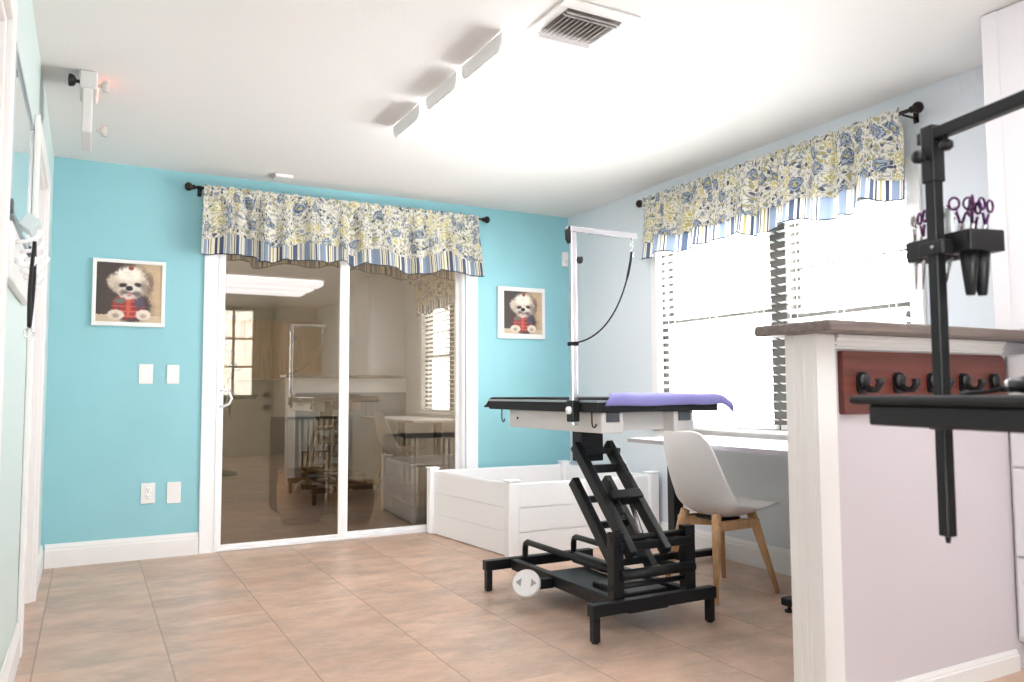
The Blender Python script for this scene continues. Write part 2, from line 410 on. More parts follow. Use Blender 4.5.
# ------------------------------------------------------------------ right window (frame, mullion, sashes) and blinds
c = MB()
x0, x1 = XR-.02, XR-.0005
for a, b in ((WY0-.07, WY0), (WY1, WY1+.065)): c.box(x0, x1, a, b, WZ0-.05, WZ1+.065)
c.box(x0, x1, WY0, WY1, WZ1, WZ1+.065)
wf = struct('window_1', c, M['white'], bevel=.004)
c = MB(); c.box(XR-.05, XR+.06, WY0-.09, WY1+.085, WZ0-.022, WZ0)
c.box(XR-.02, XR-.001, WY0-.07, WY1+.065, WZ0-.085, WZ0-.022)
struct('window_sill', c, M['white'], wf, bevel=.004)
c = MB(); c.box(XR+.0, XR+.10, 3.12, 3.235, WZ0, WZ1)
for a, b in ((WY0, WY0+.03), (WY1-.03, WY1)): c.box(XR+.03, XR+.10, a, b, WZ0, WZ1)
c.box(XR+.03, XR+.10, WY0+.03, 3.12, WZ1-.03, WZ1); c.box(XR+.03, XR+.10, 3.235, WY1-.03, WZ1-.03, WZ1)
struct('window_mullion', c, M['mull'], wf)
for (a, b), zr in (((WY0+.03, 3.12), 1.42), ((3.235, WY1-.03), 1.47)):
    s = MB(); t = .035
    for z0, z1, xo in ((WZ0, zr+.02, XR+.04), (zr-.02, WZ1-.03, XR+.075)):
        s.box(xo, xo+.03, a, a+t, z0, z1); s.box(xo, xo+.03, b-t, b, z0, z1); s.box(xo, xo+.03, a+t, b-t, z0, z0+t); s.box(xo, xo+.03, a+t, b-t, z1-t, z1)
    if a < 2.6: s.box(XR+.078, XR+.10, a+t, b-t, 1.695, 1.722)
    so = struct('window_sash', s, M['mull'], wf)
    g = MB(); g.box(XR+.052, XR+.056, a+t, b-t, WZ0+t, zr-.01); g.box(XR+.087, XR+.091, a+t, b-t, zr+.01, WZ1-.06)
    struct('window_glass', g, M['clear'], so)
def blind(label, y0, y1, zbot, tilt):
    t = thing('window_blind', label, 'window blind', (XR-.005, (y0+y1)/2, zbot), 0, 'white slatted blinds of the right window')
    xc = XR+.0 ; pitch = .0505; zt = WZ1-.06
    obj('head_rail', B(xc-.028, xc+.028, y0, y1, zt, WZ1-.004), M['slat'], t, bevel=.003)
    s = MB(); z = zbot+.05
    while z < zt-.012:
        ca, sa = math.cos(tilt), math.sin(tilt); n = 5
        pts = [(u*.025, .0022*(1-u*u)) for u in [(-1+2*k/n) for k in range(n+1)]]
        poly = [(xc+u*ca-v*sa, z+u*sa+v*ca+.0012) for u, v in pts] + [(xc+u*ca-v*sa, z+u*sa+v*ca-.0012) for u, v in pts[::-1]]
        s.prism(poly, 'y', y0+.004, y1-.004); z += pitch
    obj('slats', s, M['slat'], t)
    obj('bottom_rail', B(xc-.026, xc+.026, y0+.004, y1-.004, zbot, zbot+.026), M['slat'], t, bevel=.003)
    for k in range(3):
        yy = y0+(y1-y0)*(.12+.38*k)
        cmb = MB(); cmb.tube([(xc-.027, yy, zbot+.02), (xc-.027, yy, zt)], .0022, 6); cmb.tube([(xc+.027, yy, zbot+.02), (xc+.027, yy, zt)], .0022, 6)
        obj('ladder_cord', cmb, M['tape'], t)
    return t
blind('white slatted blind let down to the sill of the left window beside the grooming table', 3.19, WY1-.006, .795, -.36)
blind('white slatted blind of the right window, partly hidden by the bar counter', WY0+.006, 3.165, .795, -.36)

# ------------------------------------------------------------------ valances and rods
def smooth(a, b, x):
    t = max(0, min(1, (x-a)/(b-a))); return t*t*(3-2*t)
def lerp_tab(tab, x):
    tab = sorted(tab)
    if x <= tab[0][0]: return tab[0][1]
    for (a, b), (c_, d_) in zip(tab, tab[1:]):
        if x <= c_:
            t = (x-a)/(c_-a); t = t*t*(3-2*t); return b+(d_-b)*t
    return tab[-1][1]
BB = [(.608,1.89),(.725,1.909),(.792,1.908),(.869,1.91),(.938,1.905),(.969,1.871),(1.039,1.872),(1.15,1.905),(1.275,1.906),(1.413,1.9),(1.522,1.925),(1.611,1.892),(1.701,1.921),(1.815,1.907),(1.908,1.903),(2.027,1.866),(2.172,1.876),(2.296,1.919),(2.423,1.9),(2.513,1.887),(2.599,1.881)]
BF = [(.606,1.99),(.723,2.02),(.789,2.047),(.857,2.033),(.936,2.019),(1.057,1.978),(1.149,1.996),(1.263,2.027),(1.412,2.018),(1.488,2.025),(1.61,1.969),(1.677,2.019),(1.791,2.028),(1.931,1.995),(2.075,1.983),(2.271,2.033),(2.346,2.063),(2.423,2.01),(2.591,1.988)]
RB = [(4.303,1.918),(4.15,1.918),(4.112,1.945),(3.863,1.902),(3.738,1.925),(3.555,1.93),(3.419,1.946),(3.246,1.898),(3.071,1.927),(2.939,1.933),(2.796,1.894),(2.633,1.895),(2.581,1.914),(2.529,1.946),(2.417,1.915),(2.332,1.907)]
RF = [(4.301,2.02),(4.157,2.025),(4.14,2.06),(3.96,2.03),(3.832,2.016),(3.735,2.036),(3.552,2.019),(3.416,2.049),(3.242,2.011),(3.174,2.047),(3.058,2.022),(2.944,2.046),(2.81,2.016),(2.682,1.995),(2.637,2.023),(2.577,2.024),(2.525,2.055),(2.445,2.021),(2.329,2.0)]
def valance(label, a_top, b_top, a_bot, b_bot, z_top, tb, tf, place, folds, seed):
    def P(u, v, tab, back):
        xt = a_top+(b_top-a_top)*u; xb = a_bot+(b_bot-a_bot)*u
        zb = lerp_tab(tab, xb); zt = z_top+.006*math.sin(u*150+seed)
        z = zt+(zb-zt)*(v if not back else .4+.6*v); w_ = (zt-z)/.42
        x = xt+(xb-xt)*min(1, w_)
        d = (.010+.016*w_)*math.sin(u*70+seed+1.3*math.sin(u*23+seed)) + .006*math.sin(u*160+2*seed) * (1-w_*.6)
        d += .020*math.sin(u*31+seed*2)*w_
        for f in folds: d -= .05*math.exp(-((xb-f)/.018)**2)*(.35+.65*w_)
        d = max(-.030, d)
        tt = 1-smooth(.11, .25, w_); d = d*(1-tt)+(.022+.35*abs(d))*tt
        return place(x, max(-.030, d) - (.008 if back else 0), z)
    n = 260
    def uvf(tab):
        def f(u, v):
            xb = a_bot+(b_bot-a_bot)*u; L = z_top-lerp_tab(tab, xb)
            return (xb*1.25 + .02*math.sin(u*70), (1-v)*L*(.6 if tab in (BB, RB) else 1))
        return f
    c0 = place((a_top+b_top)/2, 0, z_top)
    t = thing('curtain_valance', label, 'valance', c0, 0, 'gathered floral valances with striped trim')
    obj('floral_panel', MB().grid(lambda u, v: P(u, v, tf, False), n, 14, uvf(tf)), M['floral'], t, recalc=False)
    obj('striped_trim', MB().grid(lambda u, v: P(u, v, tb, True), n, 14, uvf(tb)), M['stripe'], t, recalc=False, label='blue and cream striped under layer with dark hem')
    return t
yv = D-.095
valance('long floral and striped valance above the sliding glass door', .615, 2.555, .604, 2.60, 2.342, BB, BF, lambda x, d, z: (x, yv-d-.004, z), (.885, 1.62, 2.33), 1.0)
xv = XR-.10
valance('long floral and striped valance above the bright right window', 2.300, 4.235, 2.325, 4.305, 2.330, RB, RF, lambda y, d, z: (xv-d-.004, y, z), (3.17, 4.10, 2.62), 2.2)
def rod(label, p0, p1, wall):
    t = thing('curtain_rod', label, 'curtain rod', ((p0[0]+p1[0])/2, (p0[1]+p1[1])/2, p0[2]), 0, 'dark bronze curtain rods')
    obj('rod', MB().tube([p0, p1], .0095, 12), M['bronze'], t)
    ax = 'x' if abs(p1[0]-p0[0]) > .1 else 'y'
    for p, s in ((p0, -1), (p1, 1)):
        pf = [(.011, 0), (.016, .004), (.016, .012), (.012, .016), (.022, .024), (.027, .036), (.027, .046), (.021, .056), (.010, .062), (0, .063)]
        if s < 0: pf = [(r, -h) for r, h in pf]
        obj('finial', MB().lathe(pf, p, 20, ax), M['bronze'], t)
        q = Vector(p); i = 0 if ax == 'x' else 1; q[i] -= s*.035
        e = q.copy(); b = MB()
        if wall == 'y': e.y = D-.004; b.box(q.x-.012, q.x+.012, D-.008, D-.0008, q.z-.035, q.z+.035)
        else: e.x = XR-.004; b.box(XR-.008, XR-.0008, q.y-.012, q.y+.012, q.z-.035, q.z+.035)
        q2 = q.copy(); q2.z -= .013; b.tube([(e.x, e.y, e.z-.013), q2, (q2.x, q2.y, q2.z+.004)], .006, 8)
        obj('bracket', b, M['bronze'], t)
rod('dark bronze curtain rod above the sliding glass door on the teal wall', (.565, yv, 2.325), (2.60, yv, 2.325), 'y')
rod('dark bronze curtain rod above the right window near the ceiling', (xv, 2.265, 2.312), (xv, 4.265, 2.312), 'x')

# ------------------------------------------------------------------ ceiling: fluorescent fixtures, vent, exit light, detector
def fixture(label, y0, y1, lens, x0=1.40, x1=2.60, grp='wraparound ceiling lights of the window side'):
    yc = (y0+y1)/2; hw = (y1-y0)/2
    t = thing('ceiling_light', label, 'ceiling light', ((x0+x1)/2, yc, H-.001), 0, grp)
    def prof(k, zlo, zhi): return [(yc-hw*k, zhi), (yc-hw*k, zlo+.030), (yc-hw*k*.90, zlo+.008), (yc-hw*k*.80, zlo), (yc+hw*k*.80, zlo), (yc+hw*k*.90, zlo+.008), (yc+hw*k, zlo+.035), (yc+hw*k, zhi)]
    obj('housing', B(x0+.02, x1-.02, yc-hw*.55, yc+hw*.55, H-.03, H-.0015), M['white'], t)
    obj('diffuser', MB().prism(prof(.97, H-.070, H-.012), 'x', x0+.012, x1-.012), lens, t)
    for a in (x0, x1-.012): obj('end_cap', MB().prism(prof(1.0, H-.074, H-.003), 'x', a, a+.012), M['white'], t, bevel=.004)
    return t
fixture('bright wraparound ceiling light farthest from the air vent', 3.555, 3.93, M['lens'])
fixture('dimmer wraparound ceiling light between the two bright ones', 3.105, 3.475, M['lensdim'])
fixture('bright wraparound ceiling light next to the air vent', 2.675, 3.06, M['lens'])
for a, b, nm in ((.62, 1.0, 'ceiling light mirrored topmost in the left glass panel'), (.15, .53, 'ceiling light mirrored second in the left glass panel'), (-.32, .06, 'ceiling light mirrored lowest in the left glass panel')):
    fixture(nm, a, b, M['lensdim'], 1.35, 2.6, 'wraparound ceiling lights of the work side')
t = thing('air_vent', 'square white ceiling air vent beside the bright ceiling lights', 'air vent', (1.65, 2.49, H))
f = MB()
for a in (B,):
    pass
vx0, vx1, vy0, vy1 = 1.485, 1.82, 2.325, 2.662
ix0, ix1, iy0, iy1 = 1.53, 1.775, 2.385, 2.62
f.box(vx0, vx1, vy0, iy0, H-.009, H-.001); f.box(vx0, vx1, iy1, vy1, H-.009, H-.001); f.box(vx0, ix0, iy0, iy1, H-.009, H-.001); f.box(ix1, vx1, iy0, iy1, H-.009, H-.001)
obj('frame', f, M['white'], t, bevel=.003)
obj('duct', B(ix0, ix1, iy0, iy1, H-.0022, H-.0012), M['ventin'], t)
for k in range(11):
    x = ix0+.016+k*.0213
    obj('louvre', MB().bar((x, iy0+.05, H-.016), (x, iy1-.03, H-.016), .0018, .022, (.75, 0, .66)), M['enamel'], t)
for y in (iy0+.014, iy0+.036): obj('cross_blade', MB().bar((ix0+.002, y, H-.016), (ix1-.002, y, H-.016), .002, .020, (0, .7, .7)), M['enamel'], t)
obj('cross_blade', MB().bar((ix0+.002, iy1-.014, H-.016), (ix1-.002, iy1-.014, H-.016), .002, .022, (0, -.7, .7)), M['enamel'], t)
t = thing('emergency_light', 'white emergency light with two lamp heads hanging from the ceiling by the left wall', 'emergency light', (-.035, 4.0, H))
obj('canopy', B(-.07, -.0, 3.86, 4.06, H-.085, H-.001), M['enamel'], t, bevel=.008)
obj('sign_body', B(-.058, -.018, 3.84, 4.16, H-.285, H-.088), M['enamel'], t, bevel=.006)
obj('red_panel', B(.0004, .004, 3.93, 4.04, H-.07, H-.03), M['red'], t, label='red lit face of the emergency light')
for y, z, s in ((3.9, H-.05, 1), (4.08, H-.20, 1), (3.9, H-.045, -1)):
    x = -.0 if s > 0 else -.07
    o = MB(); o.tube([(x, y, z), (x+s*.022, y-.004, z)], .008, 8); o.lathe([(.010, 0), (.024, s*.008), (.028, s*.022), (.026, s*.030), (0, s*.032)], (x+s*.014, y-.004, z), 16, 'x')
    obj('lamp_head', o, M['lampglass'] if s > 0 else M['blackp'], t)
t = tag(obj('smoke_detector', B(1.03, 1.145, 5.13, 5.245, H-.022, H-.001), M['white'], bevel=.006), 'small white square sensor on the ceiling above the door valance', 'detector')
t = thing('motion_sensor', 'small white box sensor high on the teal wall beside the corner', 'sensor', (3.39, D, 2.09))
obj('case', B(3.362, 3.42, D-.03, D-.001, 2.03, 2.15), M['white'], t, bevel=.006)
obj('lens_window', B(3.374, 3.408, D-.034, D-.029, 2.05, 2.085), M['enamel'], t, bevel=.003)

# ------------------------------------------------------------------ pictures, switches, outlets
def smooth(a, b, x):
    t = max(0, min(1, (x-a)/(b-a))); return t*t*(3-2*t)
def dog(u, v):
    n1 = noise.noise((u*9, v*9, 1)); n2 = noise.noise((u*30, v*22, 5)); n3 = noise.noise((u*60, v*40, 9))
    def mixc(a, b, t): return tuple(x+(y-x)*t for x, y in zip(a, b))
    bg = mixc((70, 58, 52), (196, 170, 138), smooth(.45, .95, u+.25*(v-.4)+.08*n1))
    bg = mixc(bg, (60, 50, 46), .35*smooth(.5, 1, abs(v-.5)+.3*abs(u-.5)+.1*n1))
    if v < .12+.01*n2: bg = (206, 184, 158)
    c = bg
    def E(cx, cy, rx, ry, col, soft=.16, rag=.12, ang=0):
        nonlocal c
        dx, dy = u-cx, v-cy
        if ang: dx, dy = dx*math.cos(ang)+dy*math.sin(ang), -dx*math.sin(ang)+dy*math.cos(ang)
        r = math.hypot(dx/rx, dy/ry)+rag*n2+.05*n3
        c = mixc(c, col, 1-smooth(1-soft, 1+soft, r))
    E(.53, .27, .30, .27, (66, 54, 52))                       # dark body
    plaid = (166, 50, 48)
    if abs((u*13) % 1-.5) < .16: plaid = (110, 60, 70)
    if abs((v*12+.3) % 1-.5) < .14: plaid = (196, 98, 84)
    E(.49, .27, .25, .22, plaid, .14, .08)
    E(.36, .36, .08, .05, (104, 108, 98), .5); E(.66, .34, .07, .11, (84, 78, 96), .5)
    E(.49, .26, .035, .17, (206, 96, 76), .3, .05)
    E(.30, .12, .13, .085, (222, 208, 192)); E(.72, .13, .12, .09, (230, 216, 200))
    E(.30, .105, .05, .04, (168, 148, 132), .6); E(.72, .11, .05, .04, (180, 160, 144), .6)
    E(.26, .68, .10, .13, (206, 188, 170), .3, .25); E(.79, .66, .085, .18, (134, 110, 94), .3, .2)    # ears
    E(.51, .66, .27, .25, (222, 208, 190), .16, .2)                               # head
    E(.50, .82, .19, .12, (242, 233, 220), .35, .2)
    E(.52, .92, .04, .035, (152, 66, 54), .3)
    E(.30, .60, .06, .10, (196, 178, 160), .6); E(.72, .58, .06, .11, (150, 132, 120), .6)
    E(.52, .53, .17, .11, (228, 218, 210), .35, .15)
    E(.40, .625, .06, .035, (52, 42, 40), .4, .2, .25); E(.63, .64, .055, .034, (50, 42, 40), .4, .2, -.2)
    E(.42, .50, .07, .05, (128, 112, 106), .6); E(.62, .48, .07, .05, (120, 104, 100), .6)
    E(.50, .575, .055, .042, (30, 27, 28), .25, .05)
    E(.50, .485, .09, .022, (84, 66, 64), .5)
    E(.49, .44, .09, .05, (214, 200, 190), .5); E(.50, .455, .035, .018, (196, 120, 116), .5)
    k = 1+.07*n3+.05*n1
    return tuple(max(0, min(255, x*k)) for x in c)
def picture(label, x0, x1, z0, z1, bl, br, bb, bt, blind_glints=False):
    t = thing('framed_picture', label, 'picture', ((x0+x1)/2, D, z0), 0, 'framed paintings of a small dog in a red shirt')
    y1 = D-.001; y0 = D-.024; f = MB()
    f.box(x0, x1, y0, y1, z0, z0+bb); f.box(x0, x1, y0, y1, z1-bt, z1); f.box(x0, x0+bl, y0, y1, z0+bb, z1-bt); f.box(x1-br, x1, y0, y1, z0+bb, z1-bt)
    if blind_glints:
        f.mi = 1  # reflection of the window blinds, painted as short bars on the left margin
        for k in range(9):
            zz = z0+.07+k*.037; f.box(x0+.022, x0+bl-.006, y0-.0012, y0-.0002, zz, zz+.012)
    obj('frame', f, [M['white'], M['enamel']], t, bevel=.0005 if blind_glints else .003)
    n = 110; X0, X1, Z0, Z1 = x0+bl, x1-br, z0+bb, z1-bt
    mb = MB(); mb.grid(lambda u, v: (X0+(X1-X0)*u, y0+.006, Z0+(Z1-Z0)*v), n, n)
    po = obj('painting', mb, M['paint'], t, recalc=False)
    me = po.data; ca = me.color_attributes.new('Col', 'FLOAT_COLOR', 'POINT')
    L = root_of(t).location
    for i, v in enumerate(me.vertices):
        r = dog((v.co.x+L.x-X0)/(X1-X0), (v.co.z+L.z-Z0)/(Z1-Z0)); cc = lin('#%02x%02x%02x' % tuple(int(q) for q in r))
        ca.data[i].color = cc
picture('white framed dog painting left of the sliding glass door', .003, .410, 1.428, 1.841, .022, .022, .026, .022)
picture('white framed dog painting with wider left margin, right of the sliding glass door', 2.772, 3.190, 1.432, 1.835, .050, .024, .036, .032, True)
def plate(name, label, cat, x0, x1, z0, z1, what):
    t = thing(name, label, cat, ((x0+x1)/2, D, z0))
    obj('cover_plate', B(x0, x1, D-.007, D-.0008, z0, z1), M['white'], t, bevel=.003)
    xc, zc = (x0+x1)/2, (z0+z1)/2
    if what == 'sw':
        obj('rocker', MB().prism([(D-.0068, zc-.034), (D-.011, zc-.034), (D-.0075, zc+.034), (D-.0068, zc+.034)], 'x', xc-.017, xc+.017), M['vinyl'], t, bevel=.001)
    elif what == 'out':
        for s in (-1, 1):
            so = obj('socket', MB().lathe([(.0175, 0), (.0175, -.003), (.016, -.004), (0, -.004)], (xc, D-.007, zc+s*.021), 20, 'y'), M['vinyl'], t)
            g = MB(); g.box(xc-.008, xc-.005, D-.0116, D-.0108, zc+s*.021, zc+s*.021+.010); g.box(xc+.005, xc+.008, D-.0116, D-.0108, zc+s*.021, zc+s*.021+.009); g.box(xc-.0025, xc+.0025, D-.0116, D-.0108, zc+s*.021-.010, zc+s*.021-.005)
            obj('slots', g, M['hole'], so)
plate('light_switch', 'white rocker light switch on the teal wall, left of the pair', 'light switch', .272, .352, 1.074, 1.197, 'sw')
plate('light_switch', 'white rocker light switch on the teal wall, nearer the glass door', 'light switch', .432, .504, 1.074, 1.194, 'sw')
plate('power_outlet', 'white double power outlet low on the teal wall', 'outlet', .301, .381, .336, .462, 'out')
plate('blank_plate', 'white blank wall plate right of the power outlet', 'wall plate', .448, .530, .328, .460, 'blank')  # plain blank plate, carries no socket

# ------------------------------------------------------------------ left wall: whiteboard, rack, leash
t = thing('whiteboard', 'glossy whiteboard in thin grey frame on the left wall', 'whiteboard', (XL, 2.95, 1.53))
obj('writing_surface', B(XL+.001, XL+.010, 2.56, 3.34, 1.54, 1.985), M['wboard'], t)
f = MB(); f.box(XL+.001, XL+.016, 2.545, 3.355, 1.985, 2.0); f.box(XL+.001, XL+.016, 2.545, 3.355, 1.525, 1.54); f.box(XL+.001, XL+.016, 2.545, 2.56, 1.54, 1.985); f.box(XL+.001, XL+.016, 3.34, 3.355, 1.54, 1.985)
obj('frame', f, M['alu'], t, bevel=.002)
for y in (2.55, 3.345): obj('corner', B(XL+.001, XL+.022, y-.02, y+.02, 1.515, 1.55), M['charcoal'], t, bevel=.002)
t = thing('hook_rack', 'white wall rack with curved hooks under the whiteboard', 'rack', (XL, 2.95, 1.4))
obj('board', B(XL+.001, XL+.022, 2.54, 3.30, 1.33, 1.49), M['white'], t, bevel=.004)
for k in range(4):
    y = 2.66+k*.17; x = XL+.02
    h = MB(); h.tube([(x, y, 1.45), (x+.03, y, 1.455), (x+.055, y, 1.47), (x+.062, y, 1.49)], [.007, .006, .006, .009], 8); h.tube([(x, y, 1.40), (x+.025, y, 1.38), (x+.045, y, 1.385), (x+.055, y, 1.41)], [.007, .006, .006, .009], 8)
    obj('hook', h, M['vinyl'], t)
tag(obj('paper_box', MB().bar((XL+.035, 2.745, 1.532), (XL+.068, 2.745, 1.508), .11, .045), M['paleblue'], bevel=.004), 'small pale blue box resting on the white hook rack', 'box')
t = thing('dog_leash', 'black dog leash hanging from the white rack on the left wall', 'leash', (-.15, 2.66, 1.45))
l = MB()
for s in (-1, 1):
    pts = [(-.150, 2.66+s*.004, 1.455)] + [(-.15-.006*i/8+s*.004*math.sin(i/8*PI), 2.66+s*.006, 1.44-.235*i/8) for i in range(9)]
    l.tube(pts, .0055, 8)
obj('strap', l, M['strap'], t)
obj('clip', MB().tube([(-.156+.012*math.cos(a*PI/6), 2.66, 1.188+.014*math.sin(a*PI/6)) for a in range(13)], .0026, 6), M['chrome'], t)

# ------------------------------------------------------------------ electric grooming table
TX0, TX1, TY0, TY1, TZ = 1.815, 2.465, 2.645, 3.625, .986
t = thing('grooming_table', 'black scissor-lift grooming table with lavender towel on top', 'grooming table', (2.12, 3.13, 0))
top = obj('tabletop', B(TX0, TX1, TY0, TY1, TZ-.060, TZ-.012), M['rubber'], t, bevel=.006)
obj('edge_strip', MB().box(TX0-.003, TX0, TY0, TY1, TZ-.019, TZ-.009).box(TX0-.003, TX1, TY0-.003, TY0, TZ-.019, TZ-.009), M['alu'], top, label='silver edge strip')
# ribbed rubber mat, drooping past the far end
def mat_pt(u, v):
    y = TY0+.005+(TY1+.055-TY0)*v; z = TZ-.004
    if y > TY1-.03: z -= .045*smooth(TY1-.03, TY1+.06, y)
    return (TX0+.004+(TX1-TX0-.008)*u, y, z)
obj('rubber_mat', MB().grid(mat_pt, 4, 40), M['rubber'], t, solid=.008)
# white under-rails with end plugs
for x in (1.905, 2.285):
    r = MB(); r.box(x-.055, x+.055, TY0+.02, TY1-.16, TZ-.146, TZ-.0605)
    ro = obj('under_rail', r, M['enamel'], t, bevel=.005)
    obj('end_plug', B(x-.032, x+.032, TY0+.012, TY0+.0215, TZ-.10, TZ-.061), M['charcoal'], ro, bevel=.002)
    obj('bolt', MB().lathe([(.006, 0), (.006, -.004), (0, -.005)], (x-.055, TY1-.25, TZ-.10), 10, 'x'), M['hole'], ro)
obj('cross_panel', MB().box(1.961, 2.229, TY0+.09, TY0+.115, TZ-.14, TZ-.061), M['enamel'], t)
# small hanging hooks under the top's left edge
for y in (3.50, 2.70):
    z = TZ-.060
    obj('hook', MB().tube([(TX0+.012, y, z), (TX0+.012, y, z-.045), (TX0+.012, y-.006, z-.058), (TX0+.012, y-.018, z-.062), (TX0+.012, y-.028, z-.054), (TX0+.012, y-.03, z-.046)], .0032, 8), M['black'], t)
# base
def leg_bar(y, name='base_beam'):
    return MB().box(1.80, 2.455, y-.022, y+.022, .105, .155)
for y in (2.69, 3.65):
    bo = obj('base_beam', leg_bar(y), M['black'], t, bevel=.004)
    for x in (1.824, 2.431):
        obj('leg', B(x-.016, x+.016, y-.016, y+.016, .006, .1055), M['black'], t, bevel=.002)
        obj('foot_pad', MB().lathe([(.015, .001), (.015, .008), (.012, .009)], (x, y, 0), 14), M['rubber'], t)
obj('side_beam', B(1.945, 1.985, 2.711, 3.629, .098, .152), M['black'], t, bevel=.004)
obj('side_beam', B(2.315, 2.355, 2.711, 3.629, .098, .152), M['black'], t, bevel=.004)
for x in (2.035, 2.335):
    obj('guard_pipe', MB().tube([(x, 3.64, .15), (x, 3.64, .20), (x, 3.632, .222), (x, 3.612, .232), (x, 2.74, .232)], .0155, 12), M['black'], t)
# uprights at the front end
for x0, x1 in ((1.925, 1.980), (2.310, 2.365)):
    u = MB(); u.box(x0, x1, 2.700, 2.745, .154, .425)
    obj('upright', u, M['black'], t, bevel=.003)
obj('upright_bolts', MB().tube([(1.918, 2.722, .395), (2.372, 2.722, .395)], .014, 12).tube([(1.918, 2.722, .20), (2.372, 2.722, .20)], .012, 12), M['black'], t)
# parallelogram lift arms
def arm(x, p, q): return MB().bar((x, p[0], p[1]), (x, q[0], q[1]), .036, .052, (0, .7, .7))
for x in (1.995, 2.175):
    obj('lift_arm', arm(x, (2.665, .335), (3.085, .765)), M['black'], t, bevel=.004)
    obj('lift_arm', arm(x, (2.745, .23), (3.105, .60)), M['black'], t, bevel=.004)
for (y, z, x0, x1, w) in ((3.00, .66, 1.985, 2.21, .036), (2.70, .365, 1.955, 2.34, .034), (2.80, .28, 1.985, 2.34, .030), (3.04, .735, 1.985, 2.21, .024), (2.93, .42, 1.985, 2.21, .03), (3.03, .52, 1.985, 2.21, .03)):
    obj('cross_bar', MB().bar((x0, y, z), (x1, y, z), w, w), M['black'], t, bevel=.003)
obj('cross_tube', MB().tube([(1.96, 2.70, .25), (2.35, 2.70, .25)], .022, 14), M['black'], t)
# head post carrying the top
hp = MB(); hp.box(2.005, 2.13, 3.055, 3.13, .69, TZ-.061); obj('head_post', hp, M['black'], t, bevel=.004)
# actuator
obj('actuator_rod', MB().tube([(2.11, 2.73, .36), (2.125, 2.845, .53)], .011, 12), M['steel'], t, label='silver actuator rod')
obj('actuator_bracket', MB().bar((2.015, 2.86, .545), (2.185, 2.86, .545), .06, .045, (0, .7, .7)), M['black'], t, bevel=.004)
obj('bracket_plate', MB().prism([(2.80, .49), (2.83, .47), (2.90, .54), (2.93, .60), (2.90, .62), (2.86, .57)], 'x', 2.05, 2.062), M['black'], t, bevel=.002)
obj('motor_housing', MB().box(2.06, 2.28, 2.78, 3.0, .06, .15).box(2.10, 2.24, 3.0, 3.12, .07, .13), M['blackp'], t, bevel=.008)
obj('base_tray', B(2.0, 2.31, 3.12, 3.50, .085, .10), M['black'], t, bevel=.003)
# foot pedal: round pad with two triangles
ped = thing
pc = Vector((1.80, 3.21, .132)); pn = Vector((-.55, -.62, .56)).normalized()
pu = (Vector((0, 0, 1))-pn*pn.z).normalized(); ps = pu.cross(pn).normalized()
def disc(c, n, u, s, r, h, seg=28):
    m_ = MB(); ring = lambda o, rr: [m_.bm.verts.new(c+n*o+(u*math.cos(2*PI*k/seg)+s*math.sin(2*PI*k/seg))*rr) for k in range(seg)]
    prof = [(-h, r*.97), (-h*.3, r), (h*.4, r*.98), (h*.6, r*.92)]; R = [ring(a, b) for a, b in prof]
    for i in range(len(R)-1):
        for k in range(seg): m_._f([R[i][k], R[i][(k+1)%seg], R[i+1][(k+1)%seg], R[i+1][k]])
    m_._f(R[0][::-1]); m_._f(R[-1]); return m_
fp = obj('foot_pedal', disc(pc, pn, pu, ps, .066, .018), M['enamel'], t, label='round white foot pedal with two triangles')
for s in (-1, 1):
    c0 = pc+pn*.0118+ps*s*.033; tr = MB()
    tr._f([tr.bm.verts.new(v) for v in (c0+ps*s*.016, c0-ps*s*.010+pu*.020, c0-ps*s*.010-pu*.020)])
    obj('arrow_mark', tr, M['greyv'], fp, recalc=False)
obj('pedal_arm', MB().bar(pc-pn*.018, (1.95, 3.24, .115), .05, .045), M['black'], t, bevel=.004)

# towel lying over the near half of the top, curling past the right edge
def towel_pt(u, v):
    xa = TX0+.03+.25*v; x = xa+(TX1+.075-xa)*u; y = TY0-.05+.36*v
    z = TZ+.013+.005*noise.noise((x*9, y*9, 2))
    if x > TX1+.004: z -= .05*smooth(TX1+.004, TX1+.11, x)
    e = TY0-.010-y
    if e > -.03: z -= .006*smooth(-.03, .0, e)
    if e > 0: z -= e; y = TY0-.0105-.005*smooth(0, .02, e)
    if v > .9: z += .004*math.sin((v-.9)*20)
    return (x, y, z)
tw = obj('towel', MB().grid(towel_pt, 40, 34), M['towel'], solid=.007)
tag(tw, 'lavender towel spread over half of the grooming table', 'towel')

# grooming arm clamped to the table's left edge
t = thing('grooming_stand', 'silver grooming arm clamped upright on the table with purple towel', 'grooming arm', (1.795, 2.80, .85))
ax_, ay_ = 1.797, 2.79
obj('post', MB().box(ax_-.014, ax_+.014, ay_-.014, ay_+.014, TZ-.115, 1.69), M['chrome'], t, bevel=.003)
cl = MB(); cl.box(ax_-.022, TX0-.0035, ay_-.024, ay_+.024, TZ-.10, TZ-.01); obj('clamp', cl, M['black'], t, bevel=.004)
obj('clamp_knob', MB().lathe([(.004, 0), (.007, -.003), (.016, -.006), (.016, -.018), (0, -.02)], (ax_-.021, ay_-.012, TZ-.052), 18, 'x'), M['vinyl'], t, label='white clamp knob')
obj('arm_rail', MB().box(ax_-.014, 2.135, ay_-.011, ay_+.011, 1.690, 1.714), M['chrome'], t, bevel=.003)
obj('pivot', MB().prism([(ax_-.022, 1.715), (ax_-.03, 1.70), (ax_-.028, 1.66), (ax_-.016, 1.64), (ax_-.014, 1.715)], 'y', ay_-.012, ay_+.012), M['blackp'], t, bevel=.002)
